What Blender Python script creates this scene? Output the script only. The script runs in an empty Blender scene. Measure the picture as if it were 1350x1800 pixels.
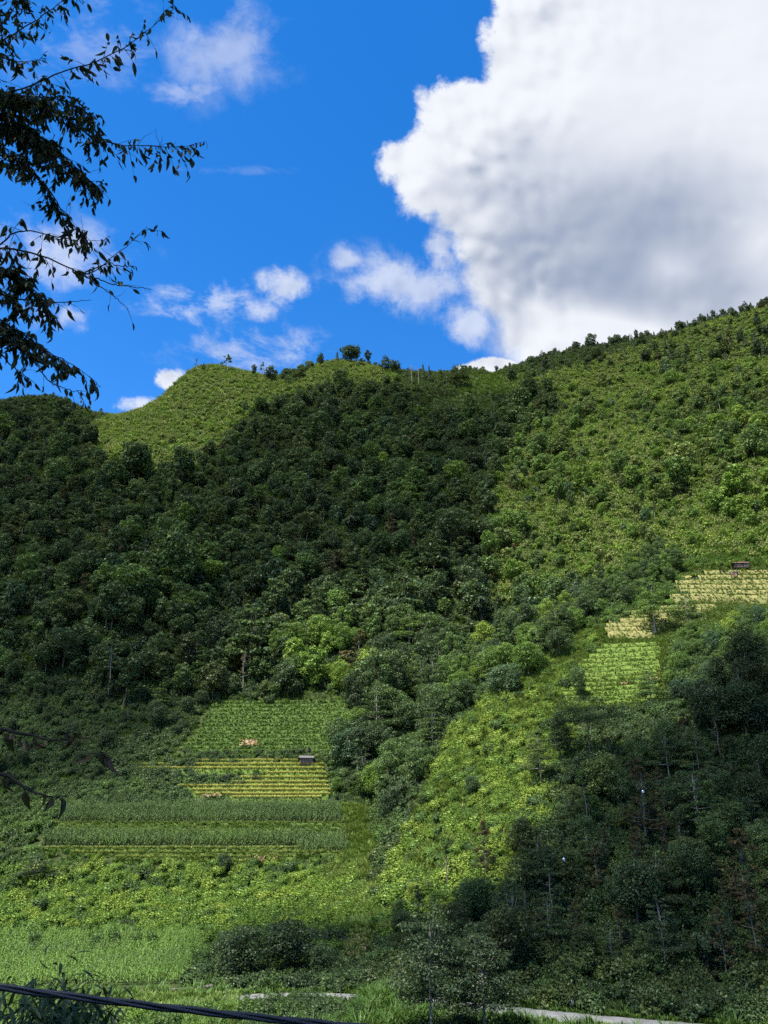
import bpy, math, random
import numpy as np
from math import radians as R, sin, cos, tan, atan, pi

SC = bpy.context.scene
COL = SC.collection
RNG = np.random.default_rng(7)
random.seed(7)

# ------------------------------------------------------------------ camera
PITCH = R(21.0)
FPX = 1413.0                       # focal length in pixels of the 1350 x 1800 photograph
cam_data = bpy.data.cameras.new('camera')
cam = bpy.data.objects.new('camera', cam_data)
COL.objects.link(cam)
cam.location = (0, 0, 0)
cam.rotation_euler = (pi / 2 + PITCH, 0, 0)
cam_data.sensor_fit = 'VERTICAL'
cam_data.sensor_height = 36.0
cam_data.lens = 36.0 * FPX / 1800.0
cam_data.clip_start = 0.1
cam_data.clip_end = 6000
SC.camera = cam

# ------------------------------------------------------------------ render settings
SC.render.engine = 'CYCLES'
SC.view_settings.view_transform = 'Standard'
SC.view_settings.look = 'None'
SC.view_settings.exposure = 1.52
SC.view_settings.gamma = 1.0
SC.view_settings.use_curve_mapping = False
cy = SC.cycles
cy.max_bounces = 5
cy.diffuse_bounces = 3
cy.glossy_bounces = 1
cy.transmission_bounces = 3
cy.transparent_max_bounces = 32
cy.volume_bounces = 0
cy.caustics_reflective = False
cy.caustics_refractive = False
cy.use_denoising = False
cy.use_adaptive_sampling = True
cy.adaptive_threshold = 0.012
cy.adaptive_min_samples = 12
cy.sample_clamp_indirect = 3.0

# ------------------------------------------------------------------ sun
SUN_DIR = np.array([-0.34, -0.30, 0.89]); SUN_DIR /= np.linalg.norm(SUN_DIR)     # towards the sun
sun_data = bpy.data.lights.new('sun', 'SUN')
sun_data.energy = 5.0
sun_data.angle = R(0.6)
sun_data.color = (1.0, 0.945, 0.85)
sun = bpy.data.objects.new('sun', sun_data)
COL.objects.link(sun)
import mathutils
sun.rotation_euler = mathutils.Vector(SUN_DIR).to_track_quat('Z', 'Y').to_euler()
sun.location = (-300, -250, 900)

# ------------------------------------------------------------------ node expression helper
class X:
    """a socket with arithmetic: builds Math / Vector Math nodes"""
    def __init__(s, nt, sock): s.nt, s.k = nt, sock
    def _m(s, op, *o, clamp=False):
        n = s.nt.nodes.new('ShaderNodeMath'); n.operation = op; n.use_clamp = clamp
        for i, v in enumerate((s,) + o):
            if isinstance(v, X): s.nt.links.new(v.k, n.inputs[i])
            else: n.inputs[i].default_value = float(v)
        return X(s.nt, n.outputs[0])
    def __add__(s, o): return s._m('ADD', o)
    def __radd__(s, o): return s._m('ADD', o)
    def __sub__(s, o): return s._m('SUBTRACT', o)
    def __rsub__(s, o): return (s * -1.0) + o
    def __mul__(s, o): return s._m('MULTIPLY', o)
    def __rmul__(s, o): return s._m('MULTIPLY', o)
    def __truediv__(s, o): return s._m('DIVIDE', o)
    def max(s, o): return s._m('MAXIMUM', o)
    def min(s, o): return s._m('MINIMUM', o)
    def abs(s): return s._m('ABSOLUTE')
    def exp(s): return s._m('EXPONENT')
    def pow(s, o): return s._m('POWER', o)
    def clamp(s): return s._m('ADD', 0.0, clamp=True)
    def smooth(s, a, b, lo=0.0, hi=1.0):
        n = s.nt.nodes.new('ShaderNodeMapRange'); n.interpolation_type = 'SMOOTHSTEP'
        s.nt.links.new(s.k, n.inputs[0])
        for i, v in enumerate((a, b, lo, hi)): n.inputs[i + 1].default_value = v
        return X(s.nt, n.outputs[0])

def xnoise(nt, vec, scale, detail=5, rough=0.55, dist=0.0, lac=2.0):
    n = nt.nodes.new('ShaderNodeTexNoise'); n.noise_dimensions = '3D'
    n.inputs['Scale'].default_value = scale; n.inputs['Detail'].default_value = detail
    n.inputs['Roughness'].default_value = rough; n.inputs['Distortion'].default_value = dist
    n.inputs['Lacunarity'].default_value = lac
    nt.links.new(vec.k if isinstance(vec, X) else vec, n.inputs['Vector'])
    return X(nt, n.outputs['Fac'])

def xvor(nt, vec, scale, smooth=0.6, detail=0):
    n = nt.nodes.new('ShaderNodeTexVoronoi'); n.feature = 'SMOOTH_F1'
    n.inputs['Scale'].default_value = scale; n.inputs['Smoothness'].default_value = smooth
    n.inputs['Detail'].default_value = detail
    nt.links.new(vec.k if isinstance(vec, X) else vec, n.inputs['Vector'])
    return X(nt, n.outputs['Distance'])

def xmix(nt, fac, a, b):
    n = nt.nodes.new('ShaderNodeMix'); n.data_type = 'RGBA'
    ins = [i for i in n.inputs if i.enabled]
    for s, v in zip((n.inputs[0], n.inputs[6], n.inputs[7]), (fac, a, b)):
        if isinstance(v, X): nt.links.new(v.k, s)
        elif isinstance(v, (int, float)): s.default_value = v
        else: s.default_value = (*v, 1.0)
    return X(nt, n.outputs[2])

def xcomb(nt, a, b, c):
    n = nt.nodes.new('ShaderNodeCombineXYZ')
    for i, v in enumerate((a, b, c)):
        if isinstance(v, X): nt.links.new(v.k, n.inputs[i])
        else: n.inputs[i].default_value = v
    return X(nt, n.outputs[0])

def gauss(u, v, cu, cv, ru, rv):
    a = (u - cu) / ru; b = (v - cv) / rv
    return ((a * a + b * b) * -1.0).exp()

# ------------------------------------------------------------------ world: Nishita sky with procedural cumulus
def build_world():
    w = bpy.data.worlds.new('World'); SC.world = w; w.use_nodes = True
    nt = w.node_tree; bg = nt.nodes['Background']
    sky = nt.nodes.new('ShaderNodeTexSky'); sky.sky_type = 'NISHITA'; sky.sun_disc = False
    sky.sun_elevation = math.asin(SUN_DIR[2])
    sky.sun_rotation = math.atan2(SUN_DIR[0], SUN_DIR[1])
    sky.altitude = 1100; sky.air_density = 1.0; sky.dust_density = 0.25; sky.ozone_density = 2.2
    hs = nt.nodes.new('ShaderNodeHueSaturation'); hs.inputs['Saturation'].default_value = 1.38
    hs.inputs['Value'].default_value = 1.0
    hs.inputs['Hue'].default_value = 0.506
    nt.links.new(sky.outputs[0], hs.inputs['Color'])
    tc = nt.nodes.new('ShaderNodeTexCoord')
    rot = nt.nodes.new('ShaderNodeVectorRotate'); rot.rotation_type = 'X_AXIS'
    rot.inputs['Angle'].default_value = -PITCH            # tangent plane of the sky facing the mountain
    nt.links.new(tc.outputs['Generated'], rot.inputs['Vector'])
    sep = nt.nodes.new('ShaderNodeSeparateXYZ'); nt.links.new(rot.outputs[0], sep.inputs[0])
    dx, dy, dz = (X(nt, sep.outputs[i]) for i in range(3))
    fw = dy.max(0.12)
    u, v = dx / fw, dz / fw                                # tangent coordinates of a direction
    U = lambda px: (px - 675.0) / FPX
    V = lambda py: (900.0 - py) / FPX
    P = 1.0 / FPX                                          # one photo pixel
    vec = xcomb(nt, u, v, 0.37)
    # domain warp
    wn = nt.nodes.new('ShaderNodeTexNoise'); wn.inputs['Scale'].default_value = 9.0; wn.inputs['Detail'].default_value = 3
    nt.links.new(vec.k, wn.inputs['Vector'])
    vs = nt.nodes.new('ShaderNodeVectorMath'); vs.operation = 'MULTIPLY_ADD'
    nt.links.new(wn.outputs['Color'], vs.inputs[0]); vs.inputs[1].default_value = (0.045, 0.045, 0); nt.links.new(vec.k, vs.inputs[2])
    wv = X(nt, vs.outputs[0])
    # --- the great cumulus: a heap of round towers, roughened by billows of three sizes
    def billow(p):
        a = xvor(nt, p, 9.0, 0.9, 0.0); b_ = xvor(nt, p, 21.0, 0.9, 0.0); c_ = xvor(nt, p, 47.0, 0.9, 0.0)
        return (0.5 - a) * 1.0 + (0.45 - b_) * 0.55 + (0.4 - c_) * 0.30
    towers = [(1010, -60, 150), (950, 120, 122), (888, 215, 112), (822, 190, 76), (768, 178, 32), (802, 300, 90), (736, 285, 46), (698, 276, 22), (758, 335, 48), (868, 350, 110),
              (922, 470, 116), (852, 425, 60), (968, 590, 108), (938, 640, 58), (1250, 300, 420), (1130, 560, 260), (1010, 300, 200), (1330, -40, 400)]
    big_f = None
    for cx, cy_, rr in towers:
        a = u - U(cx); b_ = v - V(cy_)
        f = 1.0 * rr * P - (a * a + b_ * b_).pow(0.5)
        if big_f is None: big_f = f
        else:
            n = nt.nodes.new('ShaderNodeMath'); n.operation = 'SMOOTH_MAX'
            nt.links.new(big_f.k, n.inputs[0]); nt.links.new(f.k, n.inputs[1]); n.inputs[2].default_value = 0.012; big_f = X(nt, n.outputs[0])
    bl = billow(wv)
    n1 = xnoise(nt, wv, 10.0, 8, 0.60)
    n2 = xnoise(nt, vec, 40.0, 5, 0.65)
    soft_edge = (V(330) - v).max(0.0) * 0.18 + 0.016                # the lower flank frays out
    d = (big_f + bl * 0.034 + (n1 - 0.5) * 0.10 + (n2 - 0.5) * 0.035 + 0.006) / soft_edge
    big = d.smooth(-0.25, 1.0)
    # --- lesser clouds: a soft ellipse that gates the noise
    def puff(px, py, rx, ry, lo, hi, amp, n):
        g = gauss(u, v, U(px), V(py), rx * P, ry * P)
        return (g * 0.9 + (n - 0.5) * 3.8 * g.pow(0.45)).smooth(lo, hi) * amp
    n3 = xnoise(nt, wv, 12.0, 9, 0.62)
    n4 = xnoise(nt, xcomb(nt, u * 1.0 + v * 0.5, v * 1.5, 2.1), 17.0, 9, 0.65, 0.3)
    small = puff(690, 497, 118, 58, 0.25, 1.1, 0.66, n3)
    for a in ((612, 462, 34, 30, 0.3, 1.1, 0.6, n3), (765, 505, 70, 46, 0.3, 1.1, 0.62, n3), (836, 562, 62, 48, 0.25, 1.0, 0.7, n3), (775, 430, 40, 60, 0.3, 1.0, 0.7, n3),
              (390, 70, 105, 95, 0.25, 1.25, 0.42, n3), (330, 160, 75, 30, 0.3, 1.2, 0.36, n4), (150, 60, 170, 100, 0.35, 1.5, 0.26, n4),
              (492, 505, 56, 40, 0.35, 1.0, 0.72, n3), (455, 540, 40, 30, 0.35, 1.0, 0.6, n3), (360, 530, 130, 50, 0.35, 1.2, 0.55, n4),
              (440, 610, 150, 48, 0.3, 1.3, 0.5, n4), (70, 450, 150, 75, 0.2, 1.2, 0.62, n3), (100, 555, 90, 40, 0.25, 1.0, 0.62, n3),
              (300, 668, 34, 22, 0.3, 0.7, 0.95, n3), (240, 712, 70, 18, 0.3, 0.8, 0.8, n3),
              (420, 298, 150, 10, 0.45, 1.6, 0.16, n4), (858, 655, 56, 22, 0.28, 0.5, 1.0, n3)):
        small = small.max(puff(*a))
    # --- the rest of the dome: scattered fair-weather cumulus of the same kind
    gen = X(nt, tc.outputs['Generated'])
    s2 = nt.nodes.new('ShaderNodeSeparateXYZ'); nt.links.new(gen.k, s2.inputs[0])
    gz = X(nt, s2.outputs[2]).max(0.06)
    gp = xcomb(nt, X(nt, s2.outputs[0]) / gz, X(nt, s2.outputs[1]) / gz, 4.2)
    n5 = xnoise(nt, gp, 0.9, 8, 0.58)
    outside = dy.smooth(0.66, 0.80, 1.0, 0.0)              # beyond the part of the sky the valley looks at
    rest = n5.smooth(0.50, 0.62) * 0.9 * outside
    inside = 1.0 - outside
    alpha = (big * inside).max(small * inside).max(rest).clamp()
    # --- brightness of the cloud: sunlit flank, grey base
    shift = nt.nodes.new('ShaderNodeVectorMath'); shift.operation = 'ADD'
    nt.links.new(wv.k, shift.inputs[0]); shift.inputs[1].default_value = (-0.010, 0.012, 0)
    sv = X(nt, shift.outputs[0])
    relief = (bl - billow(sv)) * 0.62 + (n1 - xnoise(nt, sv, 10.0, 4, 0.55)) * 0.45
    thick = big_f.smooth(0.0, 0.16)                                # the flank stays bright, the depth goes grey
    grey = gauss(u, v, U(1110), V(395), 300 * P, 120 * P) * 0.62 + gauss(u, v, U(1000), V(520), 190 * P, 90 * P) * 0.34 \
         + gauss(u, v, U(1260), V(520), 200 * P, 70 * P) * 0.40 + gauss(u, v, U(900), V(300), 120 * P, 160 * P) * 0.16
    lift = gauss(u, v, U(1180), V(470), 60 * P, 40 * P) * 0.30 + gauss(u, v, U(1030), V(575), 80 * P, 34 * P) * 0.52 \
         + gauss(u, v, U(1335), V(430), 60 * P, 70 * P) * 0.22 + gauss(u, v, U(1115), V(590), 60 * P, 22 * P) * 0.40 \
         + gauss(u, v, U(1040), V(440), 50 * P, 40 * P) * 0.16
    soft = xnoise(nt, wv, 5.0, 5, 0.55)
    shade = (grey - lift + (soft - 0.5) * 0.5 * (0.3 + grey)).max(0.0)
    b = (0.97 - shade * 0.68 - thick * 0.05 + relief * 1.15 * (1.0 - 0.84 * thick + shade * 0.15)).max(0.30).min(1.12)
    ccol = xmix(nt, b.smooth(0.35, 1.05), (0.30, 0.37, 0.52), (0.90, 0.93, 0.99))
    # cloud radiance is given in picture units; the background strength (0.1) scales all of it
    cs = nt.nodes.new('ShaderNodeVectorMath'); cs.operation = 'SCALE'; nt.links.new(ccol.k, cs.inputs[0]); cs.inputs['Scale'].default_value = CLOUD_GAIN
    col = xmix(nt, alpha, X(nt, hs.outputs[0]), X(nt, cs.outputs[0]))
    nt.links.new(col.k, bg.inputs['Color'])
    bg.inputs['Strength'].default_value = 0.10
    w.cycles.sampling_method = 'MANUAL'; w.cycles.sample_map_resolution = 512
CLOUD_GAIN = 3.55
build_world()
# ------------------------------------------------------------------ terrain: control points read off the photograph with their distances
CP, SP = cos(PITCH), sin(PITCH)
def unproject(px, py, Y):
    a = (px - 675.0) / FPX; b = (900.0 - py) / FPX
    t = Y / (CP - b * SP)
    return (a * t, Y, t * (SP + b * CP))
def project(p):
    p = np.atleast_2d(p)
    d = p[:, 1] * CP + p[:, 2] * SP
    h = -p[:, 1] * SP + p[:, 2] * CP
    d = np.maximum(d, 1e-3)
    return 675 + FPX * p[:, 0] / d, 900 - FPX * h / d, d

PIX = [  # px, py, distance: valley floor, fields, gully, spur, hillside, mountain
 (1000,1788,85),(870,1775,88.5),(1150,1801,82),(430,1752,97),(530,1749,98.5),(630,1751,97.3),
 (0,1745,103),(150,1740,104),(330,1735,104),(450,1725,107),(540,1715,109),
 (0,1640,138),(180,1640,139),(350,1640,139),(480,1630,138),(-150,1640,138),
 (0,1530,166),(250,1525,167),(500,1525,168),(600,1510,168),(-150,1530,166),
 (0,1490,173),(100,1490,173),(350,1489,173),(600,1491,172),
 (0,1450,182),(100,1449,181),(350,1448,181),(600,1448,180),
 (100,1413,190),(350,1412,190),(590,1410,189),(-150,1420,190),
 (0,1345,208),(240,1345,207),(400,1345,207),(560,1345,206),(330,1318,212),(480,1318,212),(600,1310,211),
 (380,1235,236),(500,1232,236),(610,1235,233),(0,1235,237),(200,1230,238),(-150,1235,238),
 (640,1560,150),(650,1500,166),(620,1650,120),(620,1715,108),(700,1590,134),(730,1490,152),(700,1430,176),(640,1400,192),
 (660,1250,226),(700,1180,246),
 (745,1400,163),(795,1300,180),(862,1230,192),(962,1160,205),(1062,1092,220),(1190,1012,242),(1300,1005,240),(1350,1003,241),
 (790,1470,142),(900,1350,160),(1000,1250,177),(1100,1200,186),(1100,1240,178),(1150,1112,209),(1250,1082,213),(1200,1045,229),(1345,1062,226),
 (850,1600,116),(760,1660,108),(1000,1500,126),(1150,1400,141),(1200,1290,158),(1345,1160,174),(1345,1300,151),(1345,1500,120),(1345,1700,96),
 (1150,1650,104),(1000,1725,94),(850,1745,94),(1250,1765,90),
 (820,1200,262),(900,1150,262),(1000,1080,262),(1110,1010,266),(1230,960,268),(1345,950,268),
 (740,1130,256),(620,1170,248),(500,1190,246),
]
for px, k in ((-150, 0.98), (0, 1.0), (200, 1.0), (400, 1.0), (600, 1.0), (800, 1.0)):
    for py, Y in ((1100,272),(1000,306),(900,352),(800,418)):
        PIX.append((px, py, Y * k + (14 if px == 400 else -6 if px == 200 else 10 if px == 800 else 0)))
PIX += [(200,760,455),(400,720,485),(600,720,500),(800,740,500),(0,760,450),
 (1000,1000,292),(1000,900,342),(1000,800,408),(1000,700,500),(1180,900,318),(1180,800,364),(1180,700,448),(1180,640,530),
 (1345,880,295),(1345,800,330),(1345,700,405),(1345,620,490)]
RIDGE = [(-250,760,490),(-120,722,498),(0,724,505),(50,705,502),(100,702,502),(132,713,502),(162,738,508),(205,746,515),(250,726,525),(290,700,530),(330,664,552),(380,655,562),(430,668,572),(480,676,585),
 (530,668,592),(580,646,602),(630,640,612),(680,657,612),(750,673,620),(815,684,645),(860,682,660),(900,668,625),(960,642,602),(1050,616,592),(1120,603,584),
 (1170,588,580),(1250,568,570),(1345,550,560),(1450,520,555),(1600,480,550)]
ctrl = [unproject(*p) for p in PIX + RIDGE]
for px, py, Y in RIDGE:
    x, y, z = unproject(px, py, Y)
    ctrl += [(x * (1 + 45 / Y), y + 45, z - 14), (x * (1 + 170 / Y), y + 170, z - 110)]
ctrl += [(0,0,-1.75),(-25,0,-1.75),(25,0,-1.75),(0,-40,-1),(-60,-40,-1),(60,-40,-1),(0,12,-6),(-20,14,-6.4),(20,12,-6),(0,40,-14),(-40,45,-14.5),(40,40,-14),
 (0,70,-17.4),(-50,75,-18),(38,66,-17.2),(-100,60,-17),(100,40,-10),(-140,140,-14),(-180,240,45),(-230,100,10),(150,150,40),(220,230,110),(120,95,14),(70,80,-12),
 (300,400,330),(420,500,420),(-330,350,170),(-420,500,240),(-330,520,230),(0,950,130),(-400,900,60),(400,900,200),(420,120,150),(-420,120,70),(0,-60,0),(-420,-60,30),(420,-60,60)]
ctrl = np.array(ctrl)
def tps_fit(pts, vals, lam):
    n = len(pts); s = 100.0
    q = pts / s
    r2 = ((q[:, None] - q[None]) ** 2).sum(-1)
    K = np.where(r2 > 0, 0.5 * r2 * np.log(r2 + 1e-20), 0) + lam * np.eye(n)
    A = np.zeros((n + 3, n + 3)); A[:n, :n] = K; A[:n, n] = 1; A[:n, n + 1:] = q; A[n, :n] = 1; A[n + 1:, :n] = q.T
    sol = np.linalg.solve(A, np.concatenate([vals, np.zeros(3)]))
    def f(xy):
        out = np.empty(len(xy))
        for i in range(0, len(xy), 20000):
            c = xy[i:i + 20000] / s
            d2 = ((c[:, None] - q[None]) ** 2).sum(-1)
            out[i:i + 20000] = (0.5 * d2 * np.log(d2 + 1e-20)) @ sol[:n] + sol[n] + c @ sol[n + 1:]
        return out
    return f
tps = tps_fit(ctrl[:, :2], ctrl[:, 2], 0.0006)

def vnoise(x, y, seed):
    """smooth value noise, numpy"""
    xi, yi = np.floor(x).astype(int), np.floor(y).astype(int)
    fx, fy = x - xi, y - yi
    fx, fy = fx * fx * (3 - 2 * fx), fy * fy * (3 - 2 * fy)
    def h(a, b):
        n = (a * 374761393 + b * 668265263 + seed * 144665) & 0xffffffff
        n = ((n ^ (n >> 13)) * 1274126177) & 0xffffffff
        return ((n ^ (n >> 16)) & 0xffff) / 65535.0
    a, b, c, d = h(xi, yi), h(xi + 1, yi), h(xi, yi + 1), h(xi + 1, yi + 1)
    return a * (1 - fx) * (1 - fy) + b * fx * (1 - fy) + c * (1 - fx) * fy + d * fx * fy
def fbm(x, y, seed, octv=4):
    s = 0; a = 0.5
    for o in range(octv): s = s + a * (vnoise(x * 2 ** o, y * 2 ** o, seed + o) - 0.5) * 2; a *= 0.5
    return s

GX0, GX1, GY0, GY1, GS = -420.0, 420.0, -60.0, 900.0, 3.0
gx = np.arange(GX0, GX1 + .1, GS); gy = np.arange(GY0, GY1 + .1, GS)
MX, MY = np.meshgrid(gx, gy)
xy = np.stack([MX.ravel(), MY.ravel()], 1)
# evaluate coarse and refine bilinearly (4 times cheaper, surface is smooth)
cgx = np.arange(GX0, GX1 + .1, 6.0); cgy = np.arange(GY0, GY1 + .1, 6.0)
CMX, CMY = np.meshgrid(cgx, cgy)
CZ = tps(np.stack([CMX.ravel(), CMY.ravel()], 1)).reshape(CMX.shape)
def bil(Z, x0, y0, s, x, y):
    fx = np.clip((x - x0) / s, 0, Z.shape[1] - 1.001); fy = np.clip((y - y0) / s, 0, Z.shape[0] - 1.001)
    ix, iy = fx.astype(int), fy.astype(int); fx, fy = fx - ix, fy - iy
    return (Z[iy, ix] * (1 - fx) + Z[iy, ix + 1] * fx) * (1 - fy) + (Z[iy + 1, ix] * (1 - fx) + Z[iy + 1, ix + 1] * fx) * fy
GZ = tps(xy).reshape(MX.shape)
mount = np.clip((MY - 245) / 60, 0, 1) * np.clip((640 - MY) / 40, 0, 1)
gul = 1 - np.abs(fbm(MX / 95 + 0.25 * MY / 95, MY / 260, 11, 3)) * 2.2
GZ = GZ + mount * (-5.5 * np.clip(gul, 0, 1) ** 2 + 3.2 * fbm(MX / 38, MY / 60, 5, 4) + 2.0)
wild = np.clip((MX - 15) / 25, 0, 1) * np.clip((MY - 96) / 20, 0, 1)
GZ = GZ + 0.9 * wild * fbm(MX / 14, MY / 14, 9, 3)
def H(x, y): return bil(GZ, GX0, GY0, GS, np.asarray(x, float), np.asarray(y, float))
def cast(px, py, ymin=20.0, ymax=760.0):
    """first terrain point along the ray through a photo pixel (arrays)"""
    px = np.atleast_1d(np.asarray(px, float)); py = np.atleast_1d(np.asarray(py, float))
    a = (px - 675.0) / FPX; b = (900.0 - py) / FPX
    kx = a / (CP - b * SP); kz = (SP + b * CP) / (CP - b * SP)
    Y = np.full(px.shape, ymax); done = np.zeros(px.shape, bool)
    for s in np.arange(ymin, ymax, 0.75):
        hit = (~done) & (kz * s <= H(kx * s, np.full(px.shape, s)))
        Y[hit] = s; done |= hit
    lo, hi = Y - 0.75, Y.copy()
    for _ in range(8):
        m = (lo + hi) / 2; below = kz * m <= H(kx * m, m)
        hi = np.where(below, m, hi); lo = np.where(below, lo, m)
    return np.stack([kx * hi, hi, kz * hi], 1), done
def visible(P, h=0.0, eps=0.6):
    """is a point standing h above the ground free of terrain in front of it"""
    Q = np.array(P, float); Q[:, 2] += h
    ok = np.ones(len(Q), bool)
    for f in np.linspace(0.05, 0.985, 70):
        ok &= Q[:, 2] * f + eps > H(Q[:, 0] * f, Q[:, 1] * f)
    return ok

# ------------------------------------------------------------------ mesh helpers
def new_mesh(name, V, F, mat=None, smooth=False):
    """V (n,3), F (m,k) arrays"""
    V = np.asarray(V, np.float32); F = np.asarray(F, np.int32)
    me = bpy.data.meshes.new(name)
    me.vertices.add(len(V)); me.vertices.foreach_set('co', V.ravel())
    k = F.shape[1]
    me.loops.add(F.size); me.loops.foreach_set('vertex_index', F.ravel())
    me.polygons.add(len(F)); me.polygons.foreach_set('loop_start', np.arange(0, F.size, k, dtype=np.int32))
    if smooth: me.polygons.foreach_set('use_smooth', np.ones(len(F), bool))
    me.update(calc_edges=True)
    if mat: me.materials.append(mat)
    return me
def obj(name, me, parent=None, loc=None, **props):
    o = bpy.data.objects.new(name, me); COL.objects.link(o)
    if parent: o.parent = parent
    if loc is not None: o.location = loc
    for k, v in props.items(): o[k] = v
    return o
def grid_faces(nx, ny):
    i = np.arange(nx - 1)[None, :] + np.arange(ny - 1)[:, None] * nx
    return np.stack([i, i + 1, i + nx + 1, i + nx], -1).reshape(-1, 4)
def mat_new(name):
    m = bpy.data.materials.new(name); m.use_nodes = True
    nt = m.node_tree; return m, nt, nt.nodes['Principled BSDF']

# ------------------------------------------------------------------ ground
def ground_material():
    m, nt, b = mat_new('ground')
    tc = nt.nodes.new('ShaderNodeTexCoord'); p = X(nt, tc.outputs['Object'])
    n1 = xnoise(nt, p, 0.03, 4, 0.6); n2 = xnoise(nt, p, 0.5, 6, 0.65); n3 = xnoise(nt, p, 3.0, 4, 0.7)
    c = xmix(nt, n1.smooth(0.35, 0.65), (0.018, 0.030, 0.010), (0.036, 0.052, 0.015))
    c = xmix(nt, n2.smooth(0.45, 0.75), c, (0.055, 0.065, 0.022))
    c = xmix(nt, n3.smooth(0.62, 0.8) * 0.6, c, (0.06, 0.045, 0.028))
    nt.links.new(c.k, b.inputs['Base Color']); b.inputs['Roughness'].default_value = 0.9
    b.inputs['Specular IOR Level'].default_value = 0.1
    bp = nt.nodes.new('ShaderNodeBump'); bp.inputs['Strength'].default_value = 0.8; bp.inputs['Distance'].default_value = 0.4
    nt.links.new((n2 + n3).k, bp.inputs['Height']); nt.links.new(bp.outputs[0], b.inputs['Normal'])
    return m
M_GROUND = ground_material()
ground = obj('ground', new_mesh('ground', np.stack([MX.ravel(), MY.ravel(), GZ.ravel()], 1), grid_faces(len(gx), len(gy)), M_GROUND, True), kind='structure')
# ------------------------------------------------------------------ leaf and bark materials
def leaf_material(name, ramp, rough=0.5, trans=0.28, var=0.30):
    """ramp: colours along the per-plant attribute «tint»"""
    m = bpy.data.materials.new(name); m.use_nodes = True; nt = m.node_tree; nt.nodes.clear()
    at = nt.nodes.new('ShaderNodeAttribute'); at.attribute_type = 'INSTANCER'; at.attribute_name = 'tint'
    geo = nt.nodes.new('ShaderNodeNewGeometry')
    oi = nt.nodes.new('ShaderNodeObjectInfo')
    isl = X(nt, geo.outputs['Random Per Island']); rnd = X(nt, oi.outputs['Random'])
    t = X(nt, at.outputs['Fac']) + (isl - 0.5) * var + (rnd - 0.5) * 0.10
    rp = nt.nodes.new('ShaderNodeValToRGB'); els = rp.color_ramp.elements
    while len(els) < len(ramp): els.new(0.5)
    for e, (p, c) in zip(els, ramp): e.position = p; e.color = (*c, 1)
    nt.links.new(t.clamp().k, rp.inputs[0])
    col = X(nt, rp.outputs[0])
    df = nt.nodes.new('ShaderNodeBsdfDiffuse'); nt.links.new(col.k, df.inputs[0])
    tr = nt.nodes.new('ShaderNodeBsdfTranslucent')
    tcol = xmix(nt, 0.5, col, (0.10, 0.14, 0.012)); nt.links.new(tcol.k, tr.inputs[0])
    mx = nt.nodes.new('ShaderNodeMixShader'); mx.inputs[0].default_value = trans
    nt.links.new(df.outputs[0], mx.inputs[1]); nt.links.new(tr.outputs[0], mx.inputs[2])
    gl = nt.nodes.new('ShaderNodeBsdfGlossy'); gl.inputs['Roughness'].default_value = rough; gl.inputs[0].default_value = (.9, 1, .75, 1)
    m2 = nt.nodes.new('ShaderNodeMixShader'); m2.inputs[0].default_value = 0.018
    nt.links.new(mx.outputs[0], m2.inputs[1]); nt.links.new(gl.outputs[0], m2.inputs[2])
    out = nt.nodes.new('ShaderNodeOutputMaterial'); nt.links.new(m2.outputs[0], out.inputs[0])
    return m
FOLIAGE = [(0.0, (0.020, 0.036, 0.020)), (0.25, (0.036, 0.064, 0.028)), (0.5, (0.062, 0.110, 0.032)), (0.72, (0.092, 0.170, 0.026)),
           (0.88, (0.140, 0.225, 0.028)), (1.0, (0.20, 0.26, 0.040))]
M_LEAF = leaf_material('leaf', FOLIAGE)
M_BLUELEAF = leaf_material('bluish_leaf', [(0.0, (0.018, 0.042, 0.026)), (0.5, (0.040, 0.084, 0.040)), (1.0, (0.090, 0.140, 0.065))], 0.45, 0.25)
M_OLIVE = leaf_material('olive_leaf', [(0.0, (0.024, 0.032, 0.016)), (0.35, (0.054, 0.080, 0.026)), (0.7, (0.108, 0.150, 0.038)), (1.0, (0.185, 0.215, 0.058))])
M_BROWNLEAF = leaf_material('brown_leaf', [(0.0, (0.030, 0.024, 0.012)), (0.5, (0.070, 0.056, 0.024)), (1.0, (0.13, 0.105, 0.045))], 0.6, 0.25)
M_GRASS = leaf_material('grass_blade', [(0.0, (0.022, 0.052, 0.010)), (0.4, (0.050, 0.112, 0.020)), (0.7, (0.100, 0.175, 0.030)), (1.0, (0.20, 0.225, 0.065))], 0.55, 0.35)
M_RICE = leaf_material('ripening_rice', [(0.0, (0.070, 0.115, 0.020)), (0.5, (0.22, 0.26, 0.06)), (1.0, (0.56, 0.53, 0.16))], 0.6, 0.35)
M_CORN = leaf_material('maize_leaf', [(0.0, (0.030, 0.060, 0.024)), (0.5, (0.068, 0.118, 0.045)), (0.68, (0.115, 0.160, 0.065)), (0.8, (0.085, 0.170, 0.035)), (1.0, (0.14, 0.235, 0.05))], 0.4, 0.3)

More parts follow.
